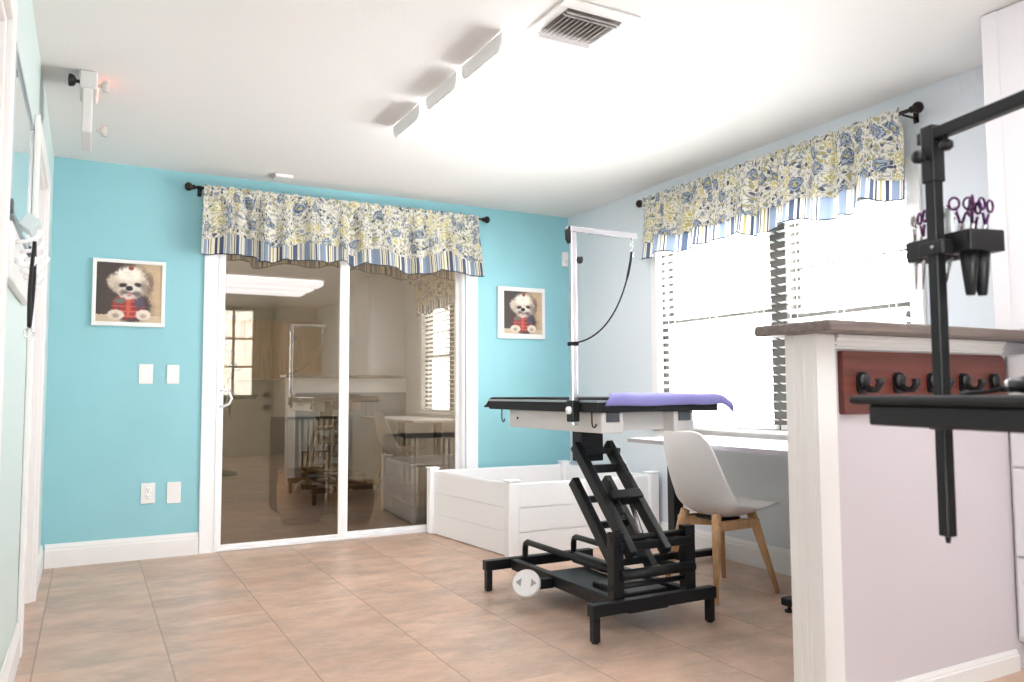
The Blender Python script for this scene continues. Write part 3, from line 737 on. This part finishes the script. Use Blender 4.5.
obj('thumb_knob', MB().tube([(ax_+.012, ay_, 1.575), (ax_+.03, ay_, 1.575)], .004, 8).lathe([(.010, .028), (.017, .032), (.017, .045), (.010, .05), (0, .05)], (ax_, ay_, 1.575), 14, 'x'), M['blackp'], t)
obj('eyelet', MB().tube([(2.112, ay_, 1.690), (2.112, ay_, 1.668)], .004, 8).tube([(2.112+.008*math.cos(a*PI/6), ay_, 1.660+.010*math.sin(a*PI/6)) for a in range(13)], .0025, 6), M['chrome'], t)
pts = []
P0, P1, P2, P3 = Vector((2.112, ay_, 1.640)), Vector((2.08, ay_-.01, 1.46)), Vector((1.98, ay_-.02, 1.24)), Vector((1.785, ay_-.0225, 1.215))
for i in range(25):
    s = i/24; pts.append(P0*(1-s)**3+P1*3*s*(1-s)**2+P2*3*s*s*(1-s)+P3*s**3)
lo = thing('grooming_loop', 'black grooming loop cord curving from the silver arm to its post', 'leash', tuple(P0))
obj('cord', MB().tube(pts, [.006]*6+[.0038]*19, 8), M['strap'], lo)
obj('clasp', MB().tube([P0-Vector((0, 0, .001)), P0-Vector((.002, 0, .035))], .007, 8), M['chrome'], lo)
obj('post_band', MB().box(ax_-.018, ax_+.018, ay_-.018, ay_-.0145, 1.205, 1.222).box(ax_-.018, ax_+.018, ay_+.0145, ay_+.018, 1.205, 1.222).box(ax_-.018, ax_-.0145, ay_-.0145, ay_+.0145, 1.205, 1.222).box(ax_+.0145, ax_+.018, ay_-.0145, ay_+.0145, 1.205, 1.222), M['strap'], lo, bevel=.003)

# ------------------------------------------------------------------ raised white vinyl pen
PH = .455
PC = [Vector((2.215, 5.325, 0)), Vector((2.31, 4.30, 0)), Vector((3.36, 4.26, 0)), Vector((3.30, 5.27, 0))]
t = thing('pen', 'low white vinyl plank pen in the far corner behind the grooming table', 'pen', (2.8, 4.8, 0))
for p in PC:
    r = .037; x, y = p.x, p.y
    po = obj('post', B(x-r, x+r, y-r, y+r, .001, PH+.008), M['vinyl'], t, bevel=.012, segs=3)
    obj('post_cap', B(x-r-.004, x+r+.004, y-r-.004, y+r+.004, PH+.0085, PH+.020), M['vinyl'], po, bevel=.006)
for a, b in zip(PC, PC[1:]+PC[:1]):
    d = (b-a).normalized(); o = MB(); ph = (PH-.012)/3; p, q = a+d*.03, b-d*.03
    for k in range(3):
        z0 = .008+k*ph; z1 = z0+ph-.007; zm = (z0+z1)/2; up_ = Vector((0, 0, 1))
        o.bar(p+up_*zm, q+up_*zm, .026, z1-z0); o.bar(p+up_*(z1+.002), q+up_*(z1+.0035), .012, .0075)
    obj('side_panel', o, M['vinyl'], t)

# ------------------------------------------------------------------ desk under the window
DX0, DZ_ = 2.775, .742
t = thing('desk', 'white topped desk with black legs under the right window', 'desk', (3.08, 2.95, 0))
obj('desktop', B(DX0+.004, XR-.055, 2.05, 3.735, DZ_-.022, DZ_), M['desk'], t, bevel=.002)
obj('edge_band', B(DX0, DX0+.0035, 2.05, 3.735, DZ_-.022, DZ_-.001), M['deskedge'], t)
for y in (3.665, 2.63):
    lo = obj('leg', B(3.03, 3.10, y-.03, y+.03, .06, DZ_-.0225), M['black'], t, bevel=.004)
    obj('foot_bar', B(2.83, 3.39, y-.03, y+.03, .028, .065), M['black'], t, bevel=.008)
    for x in (2.855, 3.365): obj('glide', MB().lathe([(.008, .03), (.008, .014), (.020, .012), (.022, .006), (.020, .001)], (x, y, 0), 16), M['blackp'], t)

# ------------------------------------------------------------------ white shell chair
t = thing('side_chair', 'white moulded shell chair with beech legs beside the grooming table', 'chair', (2.865, 3.095, 0))
# local: +x is the front
prof = [(-.240, .818), (-.233, .745), (-.215, .645), (-.192, .545), (-.160, .465), (-.105, .405), (-.03, .380), (.06, .386), (.14, .412), (.205, .438), (.245, .438)]
wid = [.145, .185, .208, .222, .232, .240, .242, .240, .230, .218, .198]
curl = [.012, .035, .055, .075, .095, .100, .085, .060, .034, .014, .004]
def shell(u, v):
    k = u*(len(prof)-1); i = min(int(k), len(prof)-2); f = k-i; f2 = f
    def ci(tab):
        a = tab[max(i-1, 0)]; b = tab[i]; c = tab[i+1]; d = tab[min(i+2, len(tab)-1)]
        if isinstance(a, tuple): return tuple(ci2(*q, f2) for q in zip(a, b, c, d))
        return ci2(a, b, c, d, f2)
    def ci2(a, b, c, d, s): return .5*((2*b)+(-a+c)*s+(2*a-5*b+4*c-d)*s*s+(-a+3*b-3*c+d)*s**3)
    x, z = ci(prof); w_ = ci(wid); cu = ci(curl)
    s = 2*v-1; y = w_*s*(1-.04*s*s)
    e = abs(s)**2.6
    tx = min(1, max(0, (u-.35)/.25))
    x += cu*e*(1-tx); z += cu*e*tx*.9
    if u < .06: z -= .016*abs(s)**5
    return (x, y, z)
so = obj('seat_shell', MB().grid(shell, 44, 26), M['shell'], t, world=False, solid=.009)
ss = so.modifiers.new('sub', 'SUBSURF'); ss.levels = 1; ss.render_levels = 1
tops = [(.115, -.115), (.115, .115), (-.115, -.115), (-.115, .115)]; feet = [(.205, -.195), (.205, .185), (-.212, -.205), (-.16, .225)]
for (a, b), (c_, d_) in zip(tops, feet):
    o = MB(); o.tube([(a, b, .40), (a+(c_-a)*.2, b+(d_-b)*.2, .33), (c_, d_, .002)], [.024, .023, .012], 14); obj('leg', o, M['beech'], t, world=False)
o = MB(); o.bar((.13, -.13, .345), (-.13, .13, .345), .022, .04); o.bar((.13, .13, .345), (-.13, -.13, .345), .022, .04)
o.bar((-.14, -.14, .348), (.14, -.14, .348), .02, .045); o.bar((-.14, .14, .348), (.14, .14, .348), .02, .045)
obj('leg_frame', o, M['beech'], t, world=False, bevel=.003)
obj('seat_mount', MB().box(-.08, .08, -.08, .08, .360, .374), M['blackp'], t, world=False, bevel=.005)

# ------------------------------------------------------------------ half wall (bar) with counter, hooks, cabinet
PX, PY0, PY1, PZ = 1.982, 1.690, 1.815, 1.188
w = MB(); w.box(PX+.02, XR-.001, PY0+.012, PY1-.012, 0, PZ)
struct('wall_half', w, [M['pinkw'], M['lowwall']])
wo = bpy.data.objects['wall_half']
for p in wo.data.polygons:
    if p.normal.y > .5: p.material_index = 1
# end post with fluted casing
c = MB(); c.box(PX, PX+.085, PY0, PY1, 0, PZ)
for y0, y1 in ((PY0+.012, PY0+.035), (PY0+.048, PY0+.058), (PY0+.066, PY0+.076), (PY0+.09, PY1-.012)): c.box(PX-.002, PX, y0, y1, 0, PZ)
struct('trim_1', c, M['white'], bevel=.0008)
c = MB()                                           # frieze moulding under the counter, front and back
for z0, z1, d in ((1.142, PZ, .010), (1.150, 1.158, .016), (1.166, PZ, .018), (1.176, PZ, .026)):
    c.box(PX+.0855, 2.97, PY0+.011-d, PY0+.0115, z0, z1)
for z0, z1, d in ((1.02, PZ, .010), (1.16, PZ, .02)): c.box(PX+.0855, XR-.002, PY1-.0115, PY1-.011+d, z0, z1)
struct('trim_2', c, M['white'], bevel=.002)
c = MB()                                           # panel moulding on the window side of the half wall
for k in range(3):
    a = PX+.13+k*.44; b = a+.40
    for q in ((a, b, .2, .23), (a, b, .93, .96)): c.box(q[0], q[1], PY1-.0115, PY1-.001, q[2], q[3])
    for q in ((a, a+.03), (b-.03, b)): c.box(q[0], q[1], PY1-.0115, PY1-.001, .23, .93)
c.box(PX+.0855, XR-.02, PY1-.0115, PY1+.004, 0, .14)
struct('trim_3', c, M['lowwall'], bevel=.002)
baseboard('baseboard_half', 'x', PX+.086, 2.985, PY0+.012, -1, .075)
ct = obj('bar_counter', B(1.938, 3.20, 1.600, 1.905, PZ+.001, PZ+.036), M['counter'], bevel=.006)
ct.data.materials[0] = M['counter']
tag(ct, 'grey brown bar counter top on the white half wall', 'counter')
# rounded-corner hook board with five black hooks
t = thing('hook_board', 'reddish brown board with five black hooks on the half wall', 'coat rack', (2.54, PY0, .94))
def rrect(x0, x1, z0, z1, rs, n=6):
    pts = []
    for (cx, cz, a0, r) in ((x0+rs[0], z0+rs[0], PI, rs[0]), (x1-rs[1], z0+rs[1], 1.5*PI, rs[1]), (x1-rs[2], z1-rs[2], 0, rs[2]), (x0+rs[3], z1-rs[3], .5*PI, rs[3])):
        for k in range(n+1): a = a0+k/n*PI/2; pts.append((cx+r*math.cos(a), cz+r*math.sin(a)))
    return pts
obj('board', MB().prism(rrect(2.088, 2.966, .935, 1.136, (.006, .03, .03, .006)), 'y', PY0-.010, PY0+.0115), M['mahog'], t, bevel=.003)
hx0 = [2.172+.178*k for k in range(5)]
for x in hx0:
    y = PY0-.010; z = 1.035; h = MB()
    h.prism(rrect(x-.026, x+.026, z-.035, z+.035, (.02,)*4), 'y', y-.008, y-.0005)
    h.tube([(x, y-.006, z-.005), (x, y-.03, z-.022), (x, y-.055, z-.022), (x, y-.068, z-.002), (x, y-.066, z+.012)], [.012, .011, .011, .012, .014], 12)
    h.lathe([(.026, -.0085), (.024, -.016), (.014, -.022), (0, -.024)], (x, y, z+.008), 16, 'y')
    obj('hook', h, M['blackp'], t)
# white cabinet run at the right: drawers below, tall cupboard above
t = thing('storage_cabinet', 'tall white cabinet with drawers at the right end of the bar', 'cabinet', (3.2, 1.0, 0))
b = MB(); b.box(3.006, XR-.002, .30, 1.700, .10, 1.14); b.box(3.04, XR-.002, .30, 1.700, .001, .10)
obj('body', b, M['cabw'], t)
for y0, y1 in ((1.0, 1.686), (.32, .99)):
    for z0, z1 in ((.12, .400), (.409, .723), (.733, 1.132)):
        d = obj('drawer', B(2.988, 3.005, y0, y1, z0, z1), M['cabw'], t, bevel=.004)
        obj('knob', MB().lathe([(.006, 0), (.006, -.012), (.014, -.018), (.014, -.026), (0, -.028)], (2.988, (y0+y1)/2, (z0+z1)/2), 14, 'x'), M['alu'], d)
obj('upper_body', B(2.992, XR-.002, .30, 1.728, 1.226, H-.002), M['cabw'], t)
for y0, y1 in ((1.19, 1.715), (.75, 1.18), (.31, .74)):
    d = MB(); d.box(2.975, 2.9915, y0, y1, 1.228, H-.004)
    for q in ((y0, y0+.06), (y1-.06, y1)): d.box(2.970, 2.975, q[0], q[1], 1.228, H-.004)
    obj('door', d, M['cabw'], t, bevel=.003)

# ------------------------------------------------------------------ near grooming table, its arm, tray and tools
a2 = Vector((.974, -.226, 0)); b2 = Vector((-.226, -.974, 0)); C2 = Vector((1.268, .968, 0))
rz2 = math.atan2(-.226, .974)
t = thing('grooming_table', 'black grooming table edge in the right foreground', 'grooming table', tuple(C2), rz2)
# local axes: +x = a2, -y = b2
LW, LL = .56, 1.05
obj('tabletop', MB().box(-.022, LW+.022, -LL-.022, .028, .984, 1.000), M['rubber'], t, world=False, bevel=.007)
obj('apron', MB().box(0, .03, -LL, 0, .946, .9835).box(LW-.03, LW, -LL, 0, .946, .9835).box(.03, LW-.03, -.03, 0, .946, .9835).box(.03, LW-.03, -LL, -LL+.03, .946, .9835), M['black'], t, world=False, bevel=.004)
obj('column', MB().lathe([(.06, .06), (.06, .5), (.045, .502), (.045, .9)], (LW/2, -LL/2, 0), 24), M['black'], t, world=False)
obj('column_plate', MB().box(.20, LW-.20, -.64, -.42, .90, .9455), M['black'], t, world=False, bevel=.004)
obj('base', MB().lathe([(.26, .001), (.26, .02), (.24, .035), (.08, .06), (.06, .062)], (LW/2, -LL/2, 0), 32), M['black'], t, world=False)
pl = Vector((.212, .030, 0))                       # post, local
t = thing('grooming_stand', 'black grooming arm with tool tray in the right foreground', 'grooming arm', tuple(C2), rz2)
def lb(x0, x1, y0, y1, z0, z1): return MB().box(pl.x+x0, pl.x+x1, pl.y+y0, pl.y+y1, z0, z1)
pl.y = .046
obj('post', lb(-.012, .012, -.012, .012, .725, 1.45), M['black'], t, world=False, bevel=.003)
obj('post_screw', MB().lathe([(.004, .712), (.006, .724)], (pl.x, pl.y, 0), 10), M['black'], t, world=False)
obj('clamp', lb(-.020, .020, -.0175, .018, .932, .972), M['black'], t, world=False, bevel=.003)
obj('sleeve', lb(-.0155, .0155, -.0155, .0155, 1.425, 1.541), M['black'], t, world=False, bevel=.003)
obj('arm_rail', lb(-.0115, .0115, -.62, .03, 1.509, 1.534), M['black'], t, world=False, bevel=.003)
kn = MB(); kn.tube([(pl.x-.0155, pl.y, 1.475), (pl.x-.03, pl.y, 1.475)], .0035, 8); kn.lathe([(.007, -.026), (.013, -.030), (.013, -.042), (.007, -.047), (0, -.047)], (pl.x, pl.y, 1.475), 14, 'x')
obj('knob', kn, M['blackp'], t, world=False)
kn = MB(); kn.tube([(pl.x, pl.y-.035, 1.510), (pl.x, pl.y-.035, 1.502)], .004, 8); kn.lathe([(.007, 1.482), (.013, 1.487), (.013, 1.498), (.007, 1.503)], (pl.x, pl.y-.035, 0), 14)
obj('knob', kn, M['blackp'], t, world=False)
# tool tray
tt = thing('tool_tray', 'black plastic tool tray clipped to the foreground grooming arm', 'tray', tuple(C2), rz2)
ux0, ux1, vy0, vy1, zt0, zt1 = pl.x+.0130, pl.x+.096, pl.y-.070, pl.y+.096, 1.279, 1.321
o = MB(); wl = .005
o.box(ux0, ux1, vy0, vy0+wl, zt0, zt1); o.box(ux0, ux1, vy1-wl, vy1, zt0, zt1); o.box(ux0, ux0+wl, vy0+wl, vy1-wl, zt0, zt1); o.box(ux1-wl, ux1, vy0+wl, vy1-wl, zt0, zt1)
obj('wall_rim', o, M['blackp'], tt, world=False, bevel=.002)
o = MB()                                           # perforated floor plate: strips that leave slots for the tools
o.box(ux0+wl, ux1-wl, vy0+wl, vy0+.058, zt0, zt0+.006)
o.box(ux1-.018, ux1-wl, vy0+.058, vy1-wl, zt0, zt0+.006)
for k in range(4): o.box(ux0+wl, ux1-.018, vy0+.058+k*.028, vy0+.064+k*.028, zt0, zt0+.006)
obj('floor_plate', o, M['blackp'], tt, world=False)
obj('clip', MB().box(pl.x-.016, pl.x-.0125, pl.y-.03, pl.y+.03, 1.278, 1.306).box(pl.x-.0125, pl.x+.0128, pl.y+.0128, pl.y+.03, 1.278, 1.306).box(pl.x-.0125, pl.x+.0128, pl.y-.03, pl.y-.0128, 1.278, 1.306), M['blackp'], tt, world=False, bevel=.002)
obj('clip_screw', MB().lathe([(.004, -.019), (.005, -.022), (0, -.024)], (pl.x+.003, pl.y-.008, 1.292), 10, 'x'), M['steel'], tt, world=False)
for x, y in ((ux0+.022, vy0+.026), (ux0+.050, vy0+.026)):
    obj('cup', MB().lathe([(.017, zt0-.0005), (.015, zt0-.03), (.009, zt0-.082), (.007, zt0-.085)], (x, y, 0), 16), M['blackp'], tt, world=False)
def scissors(label, x, y, z, rz, lean, curve, m1, L=.085, hl=.045):
    s = thing('grooming_scissors', label, 'scissors', tuple(C2), rz2, 'grooming scissors in the tool tray')
    M4 = Matrix.Translation((x, y, z)) @ Matrix.Rotation(rz, 4, 'Z') @ Matrix.Rotation(lean, 4, 'Y')
    P = lambda *p: M4 @ Vector(p)
    for sg in (-1, 1):
        o = MB(); o.tube([P(sg*.002, 0, .004), P(sg*.003+curve*.2, 0, -L*.45), P(sg*.0012+curve, 0, -L)], [.0042, .0036, .0008], 8)
        obj('blade', o, M['steel'], s, world=False)
        o = MB(); o.tube([P(sg*.001, 0, .0), P(sg*.006, 0, hl*.45), P(sg*.010, 0, hl*.62)], .0028, 8)
        o.tube([P(sg*.013+.0095*math.cos(a*PI/8), 0, hl+.012*math.sin(a*PI/8)) for a in range(17)], .0026, 6)
        obj('handle', o, m1, s, world=False)
    obj('pivot_screw', MB().tube([P(0, -.005, 0), P(0, .005, 0)], .0035, 10), M['steel'], s, world=False)
zc = zt1+.004
xm = (ux0+.022+ux1-.018)/2
scissors('silver grooming scissors at the far left end of the tool tray', ux0+.014, vy0+.154, zc-.004, .6, .0, -.006, M['steel'], .10)
scissors('slim purple handled scissors at the left end of the tool tray', ux0+.014, vy0+.132, zc, 1.2, .0, .010, M['purple'], .105)
scissors('silver scissors with curved blades right of the black post in the tray', ux0+.030, vy0+.076, zc, .2, .0, -.02, M['steel'], .10)
scissors('purple scissors standing upright in the tray just right of the black post', ux0+.022, vy0+.016, zc+.004, .9, .0, .0, M['purple'], .06)
scissors('tallest purple scissors in the tray, handles highest', ux0+.026, vy0+.046, zc+.010, -.5, .04, .0, M['purple'], .07)
scissors('purple scissors at the right end of the tool tray', ux0+.056, vy0+.018, zc+.003, .2, .10, .0, M['purple'], .06)
scissors('small purple scissors between the tallest pair and the right end pair', ux0+.046, vy0+.034, zc-.003, 1.3, -.06, .0, M['purple'], .05)
tag(obj('comb', MB().box(-.004, .004, -.009, .009, -.02, .045), M['vinyl'], bevel=.004), 'white handled comb standing in the tray beside the black post', 'comb')
co = bpy.data.objects['comb']; co.matrix_world = Matrix.Translation(C2) @ Matrix.Rotation(rz2, 4, 'Z') @ Matrix.Translation((ux0+.014, vy0+.062, 1.33))
# clipper lying on the near table top
t = thing('hair_clipper', 'black hair clipper lying on the foreground table at the frame edge', 'clipper', (C2.x, C2.y, 1.0), rz2)
obj('body', MB().tube([(.115, -.20, .017), (.12, -.23, .018), (.125, -.30, .018), (.13, -.36, .016)], [.011, .0165, .0168, .014], 16), M['blackp'], t, world=False)
obj('cord', MB().tube([(.115, -.20, .016), (.113, -.185, .012), (.105, -.165, .0065), (.10, -.13, .004), (.12, -.09, .004)], .0035, 8), M['strap'], t, world=False)
obj('ring', MB().tube([(.1148, -.196, .0165), (.115, -.203, .0168)], .0122, 16), M['chrome'], t, world=False)

# ------------------------------------------------------------------ work side behind the camera: mirrored kitchen cabinets
t = thing('hanging_cabinet', 'orange oak kitchen cabinets mirrored in the sliding glass door', 'cabinet', (2.6, YF+.3, 0))
obj('upper_body', B(1.75, XR-.002, YF+.001, YF+.34, 1.25, 2.2), M['oak'], t)
for k in range(4):
    x = 1.76+k*.416; d = MB(); d.box(x, x+.41, YF+.341, YF+.360, 1.26, 2.19)
    for q in ((x, x+.06), (x+.35, x+.41)): d.box(q[0], q[1], YF+.360, YF+.366, 1.26, 2.19)
    d.box(x+.06, x+.35, YF+.360, YF+.366, 1.26, 1.32); d.box(x+.06, x+.35, YF+.360, YF+.366, 2.13, 2.19)
    obj('door', d, M['oak'], t, bevel=.003)

# ------------------------------------------------------------------ sunroom beyond the tinted glass
SY0, SY1, SXA, SXB = D+.12, 7.75, .3, 4.3
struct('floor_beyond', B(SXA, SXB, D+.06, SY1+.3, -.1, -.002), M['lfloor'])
struct('ceiling_beyond', B(SXA, SXB, SY0, SY1+.1, H, H+.1), M['tan'])
OX0, OX1, OZ = .72, 1.60, 2.05
w = MB(); w.box(SXA, OX0, SY1, SY1+.1, 0, H); w.box(OX1, SXB, SY1, SY1+.1, 0, H); w.box(OX0, OX1, SY1, SY1+.1, OZ, H)
struct('wall_beyond', w, M['tan'])
c = MB(); c.box(OX0, OX0+.03, SY1-.01, SY1+.1, 0, OZ); c.box(OX1-.03, OX1, SY1-.01, SY1+.1, 0, OZ); c.box(OX0+.03, OX1-.03, SY1-.01, SY1+.1, OZ-.03, OZ)
d4 = struct('door_4', c, M['taupe'])
lx0, lx1, lz0, lz1 = OX0+.13, OX1-.23, 1.0, 1.80
dl = MB(); y0, y1 = SY1+.01, SY1+.05
dl.box(OX0+.032, lx0, y0, y1, .0, OZ-.032); dl.box(lx1, OX1-.032, y0, y1, .0, OZ-.032); dl.box(lx0, lx1, y0, y1, .0, lz0); dl.box(lx0, lx1, y0, y1, lz1, OZ-.032)
for a, b in ((lx0+.0, lx0+.24), (lx1-.24, lx1)): dl.box(a, b, y0-.006, y0, .18, .86)
leaf = struct('door_leaf', dl, M['taupe'], d4)
g = MB()
for k in range(1, 3): x = lx0+(lx1-lx0)*k/3; g.box(x-.01, x+.01, y0, y1, lz0, lz1)
for k in range(1, 3): z = lz0+(lz1-lz0)*k/3; g.box(lx0, lx1, y0+.001, y1-.001, z-.01, z+.01)
struct('muntins', g, M['taupe'], leaf)
struct('door_glass', B(lx0, lx1, y0+.018, y0+.022, lz0, lz1), M['clear'], leaf)
for z in (.88, 1.0):
    struct('door_knob', MB().lathe([(.03, 0), (.03, -.008), (.012, -.014), (.012, -.035), (.026, -.042), (.028, -.055), (0, -.066)], (OX1-.10, y0, z), 18, 'y'), M['bronze'], leaf)
def crate(label, x0, x1, y0, y1, h):
    t = thing('dog_crate', label, 'dog crate', ((x0+x1)/2, (y0+y1)/2, 0), 0, 'black wire crates beyond the glass')
    def side(name, ax, pos, a, b):
        o = MB(); n = int((b-a)/.045)
        def p(s, z): return (pos, s, z) if ax == 'x' else (s, pos, z)
        for k in range(n+1): o.tube([p(a+(b-a)*k/n, .03), p(a+(b-a)*k/n, h)], .0036, 5)
        for z in (.03, h*.33, h*.66, h): o.tube([p(a, z), p(b, z)], .0048, 5)
        obj(name, o, M['wire'], t)
    side('wire_side', 'y', y0, x0, x1); side('wire_side', 'y', y1, x0, x1); side('wire_side', 'x', x0, y0, y1); side('wire_side', 'x', x1, y0, y1)
    o = MB(); n = int((x1-x0)/.045)
    for k in range(n+1): o.tube([(x0+(x1-x0)*k/n, y0, h), (x0+(x1-x0)*k/n, y1, h)], .0036, 5)
    obj('wire_top', o, M['wire'], t)
    obj('tray', B(x0+.01, x1-.01, y0+.01, y1-.01, .001, .022), M['blackp'], t, bevel=.004)
crate('black wire dog crate behind the right glass panel', 2.22, 3.2, 5.80, 6.42, .66)
crate('black wire dog crate behind the centre of the glass door', 1.42, 1.98, 6.55, 7.1, .80)
def basket(label, x, y, r, h):
    t = thing('wicker_basket', label, 'basket', (x, y, 0), 0, 'brown wicker baskets beyond the glass')
    prof = [(r*.8, .002), (r, h*.3), (r*1.05, h*.7), (r*.95, h), (r*.88, h), (r*.9, h*.7), (r*.8, h*.3), (r*.6, .03)]
    obj('body', MB().lathe(prof, (x, y, 0), 28), M['wicker'], t)
    obj('rim', MB().tube([(x+r*.92*math.cos(a*PI/14), y+r*.92*math.sin(a*PI/14), h) for a in range(29)], .018, 8), M['wicker'], t)
basket('taller brown wicker basket seen through the left glass panel', 1.50, 6.30, .18, .40)
basket('lower brown wicker basket seen behind the centre stile of the glass door', 1.86, 6.10, .16, .30)

# ------------------------------------------------------------------ light
W = bpy.data.worlds.new('World'); SC.world = W; W.use_nodes = True
bg = W.node_tree.nodes['Background']; bg.inputs[0].default_value = (.985, .985, .985, 1); bg.inputs[1].default_value = 10.0
def area(name, loc, rot, sx, sy, e, col=(1, 1, 1), portal=False):
    l = bpy.data.lights.new(name, 'AREA'); l.shape = 'RECTANGLE'; l.size = sx; l.size_y = sy; l.energy = e; l.color = col
    o = bpy.data.objects.new(name, l); COL.objects.link(o); o.location = loc; o.rotation_euler = rot
    if portal: l.cycles.is_portal = True
    return o
area('window_portal', (XR+.14, (WY0+WY1)/2, (WZ0+WZ1)/2), (0, PI/2, 0), WZ1-WZ0, WY1-WY0, 1, portal=True)
area('front_portal', ((GX0+GX1)/2, YF-.13, (GZ0+GZ1)/2), (PI/2, 0, 0), GX1-GX0, GZ1-GZ0, 1, portal=True)
area('sunroom_left_portal', (SXA-.02, (SY0+SY1)/2, 1.2), (0, -PI/2, 0), 2.4, SY1-SY0, 1, portal=True)
area('sunroom_portal', (SXB+.02, (SY0+SY1)/2, 1.2), (0, PI/2, 0), 2.4, SY1-SY0, 1, portal=True)

# ------------------------------------------------------------------ camera
f_px = 784.92; yaw, pit, rol = math.radians(28.3251), math.radians(3.7727), math.radians(-.2666)
fw = Vector((math.sin(yaw)*math.cos(pit), math.cos(yaw)*math.cos(pit), math.sin(pit))); rt = Vector((math.cos(yaw), -math.sin(yaw), 0)); up = rt.cross(fw)
r2 = rt*math.cos(rol)+up*math.sin(rol); u2 = -rt*math.sin(rol)+up*math.cos(rol)
cam = bpy.data.cameras.new('camera'); co = bpy.data.objects.new('camera', cam); COL.objects.link(co)
mw = Matrix((r2, u2, -fw)).transposed().to_4x4(); mw.translation = Vector((0, 0, 1.0085)); co.matrix_world = mw
cam.sensor_width = 36; cam.sensor_fit = 'HORIZONTAL'; cam.lens = f_px/1024*36; cam.clip_start = .02
cam.dof.use_dof = True; cam.dof.focus_distance = 4.0; cam.dof.aperture_fstop = 4.0
SC.camera = co
vs = SC.view_settings; vs.view_transform = 'Standard'; vs.look = 'None'; vs.gamma = 1; vs.exposure = 1.47; vs.use_curve_mapping = False
SC.display_settings.display_device = 'sRGB'
cy = SC.cycles; cy.use_denoising = True; cy.max_bounces = 10; cy.transparent_max_bounces = 16; cy.sample_clamp_indirect = 8
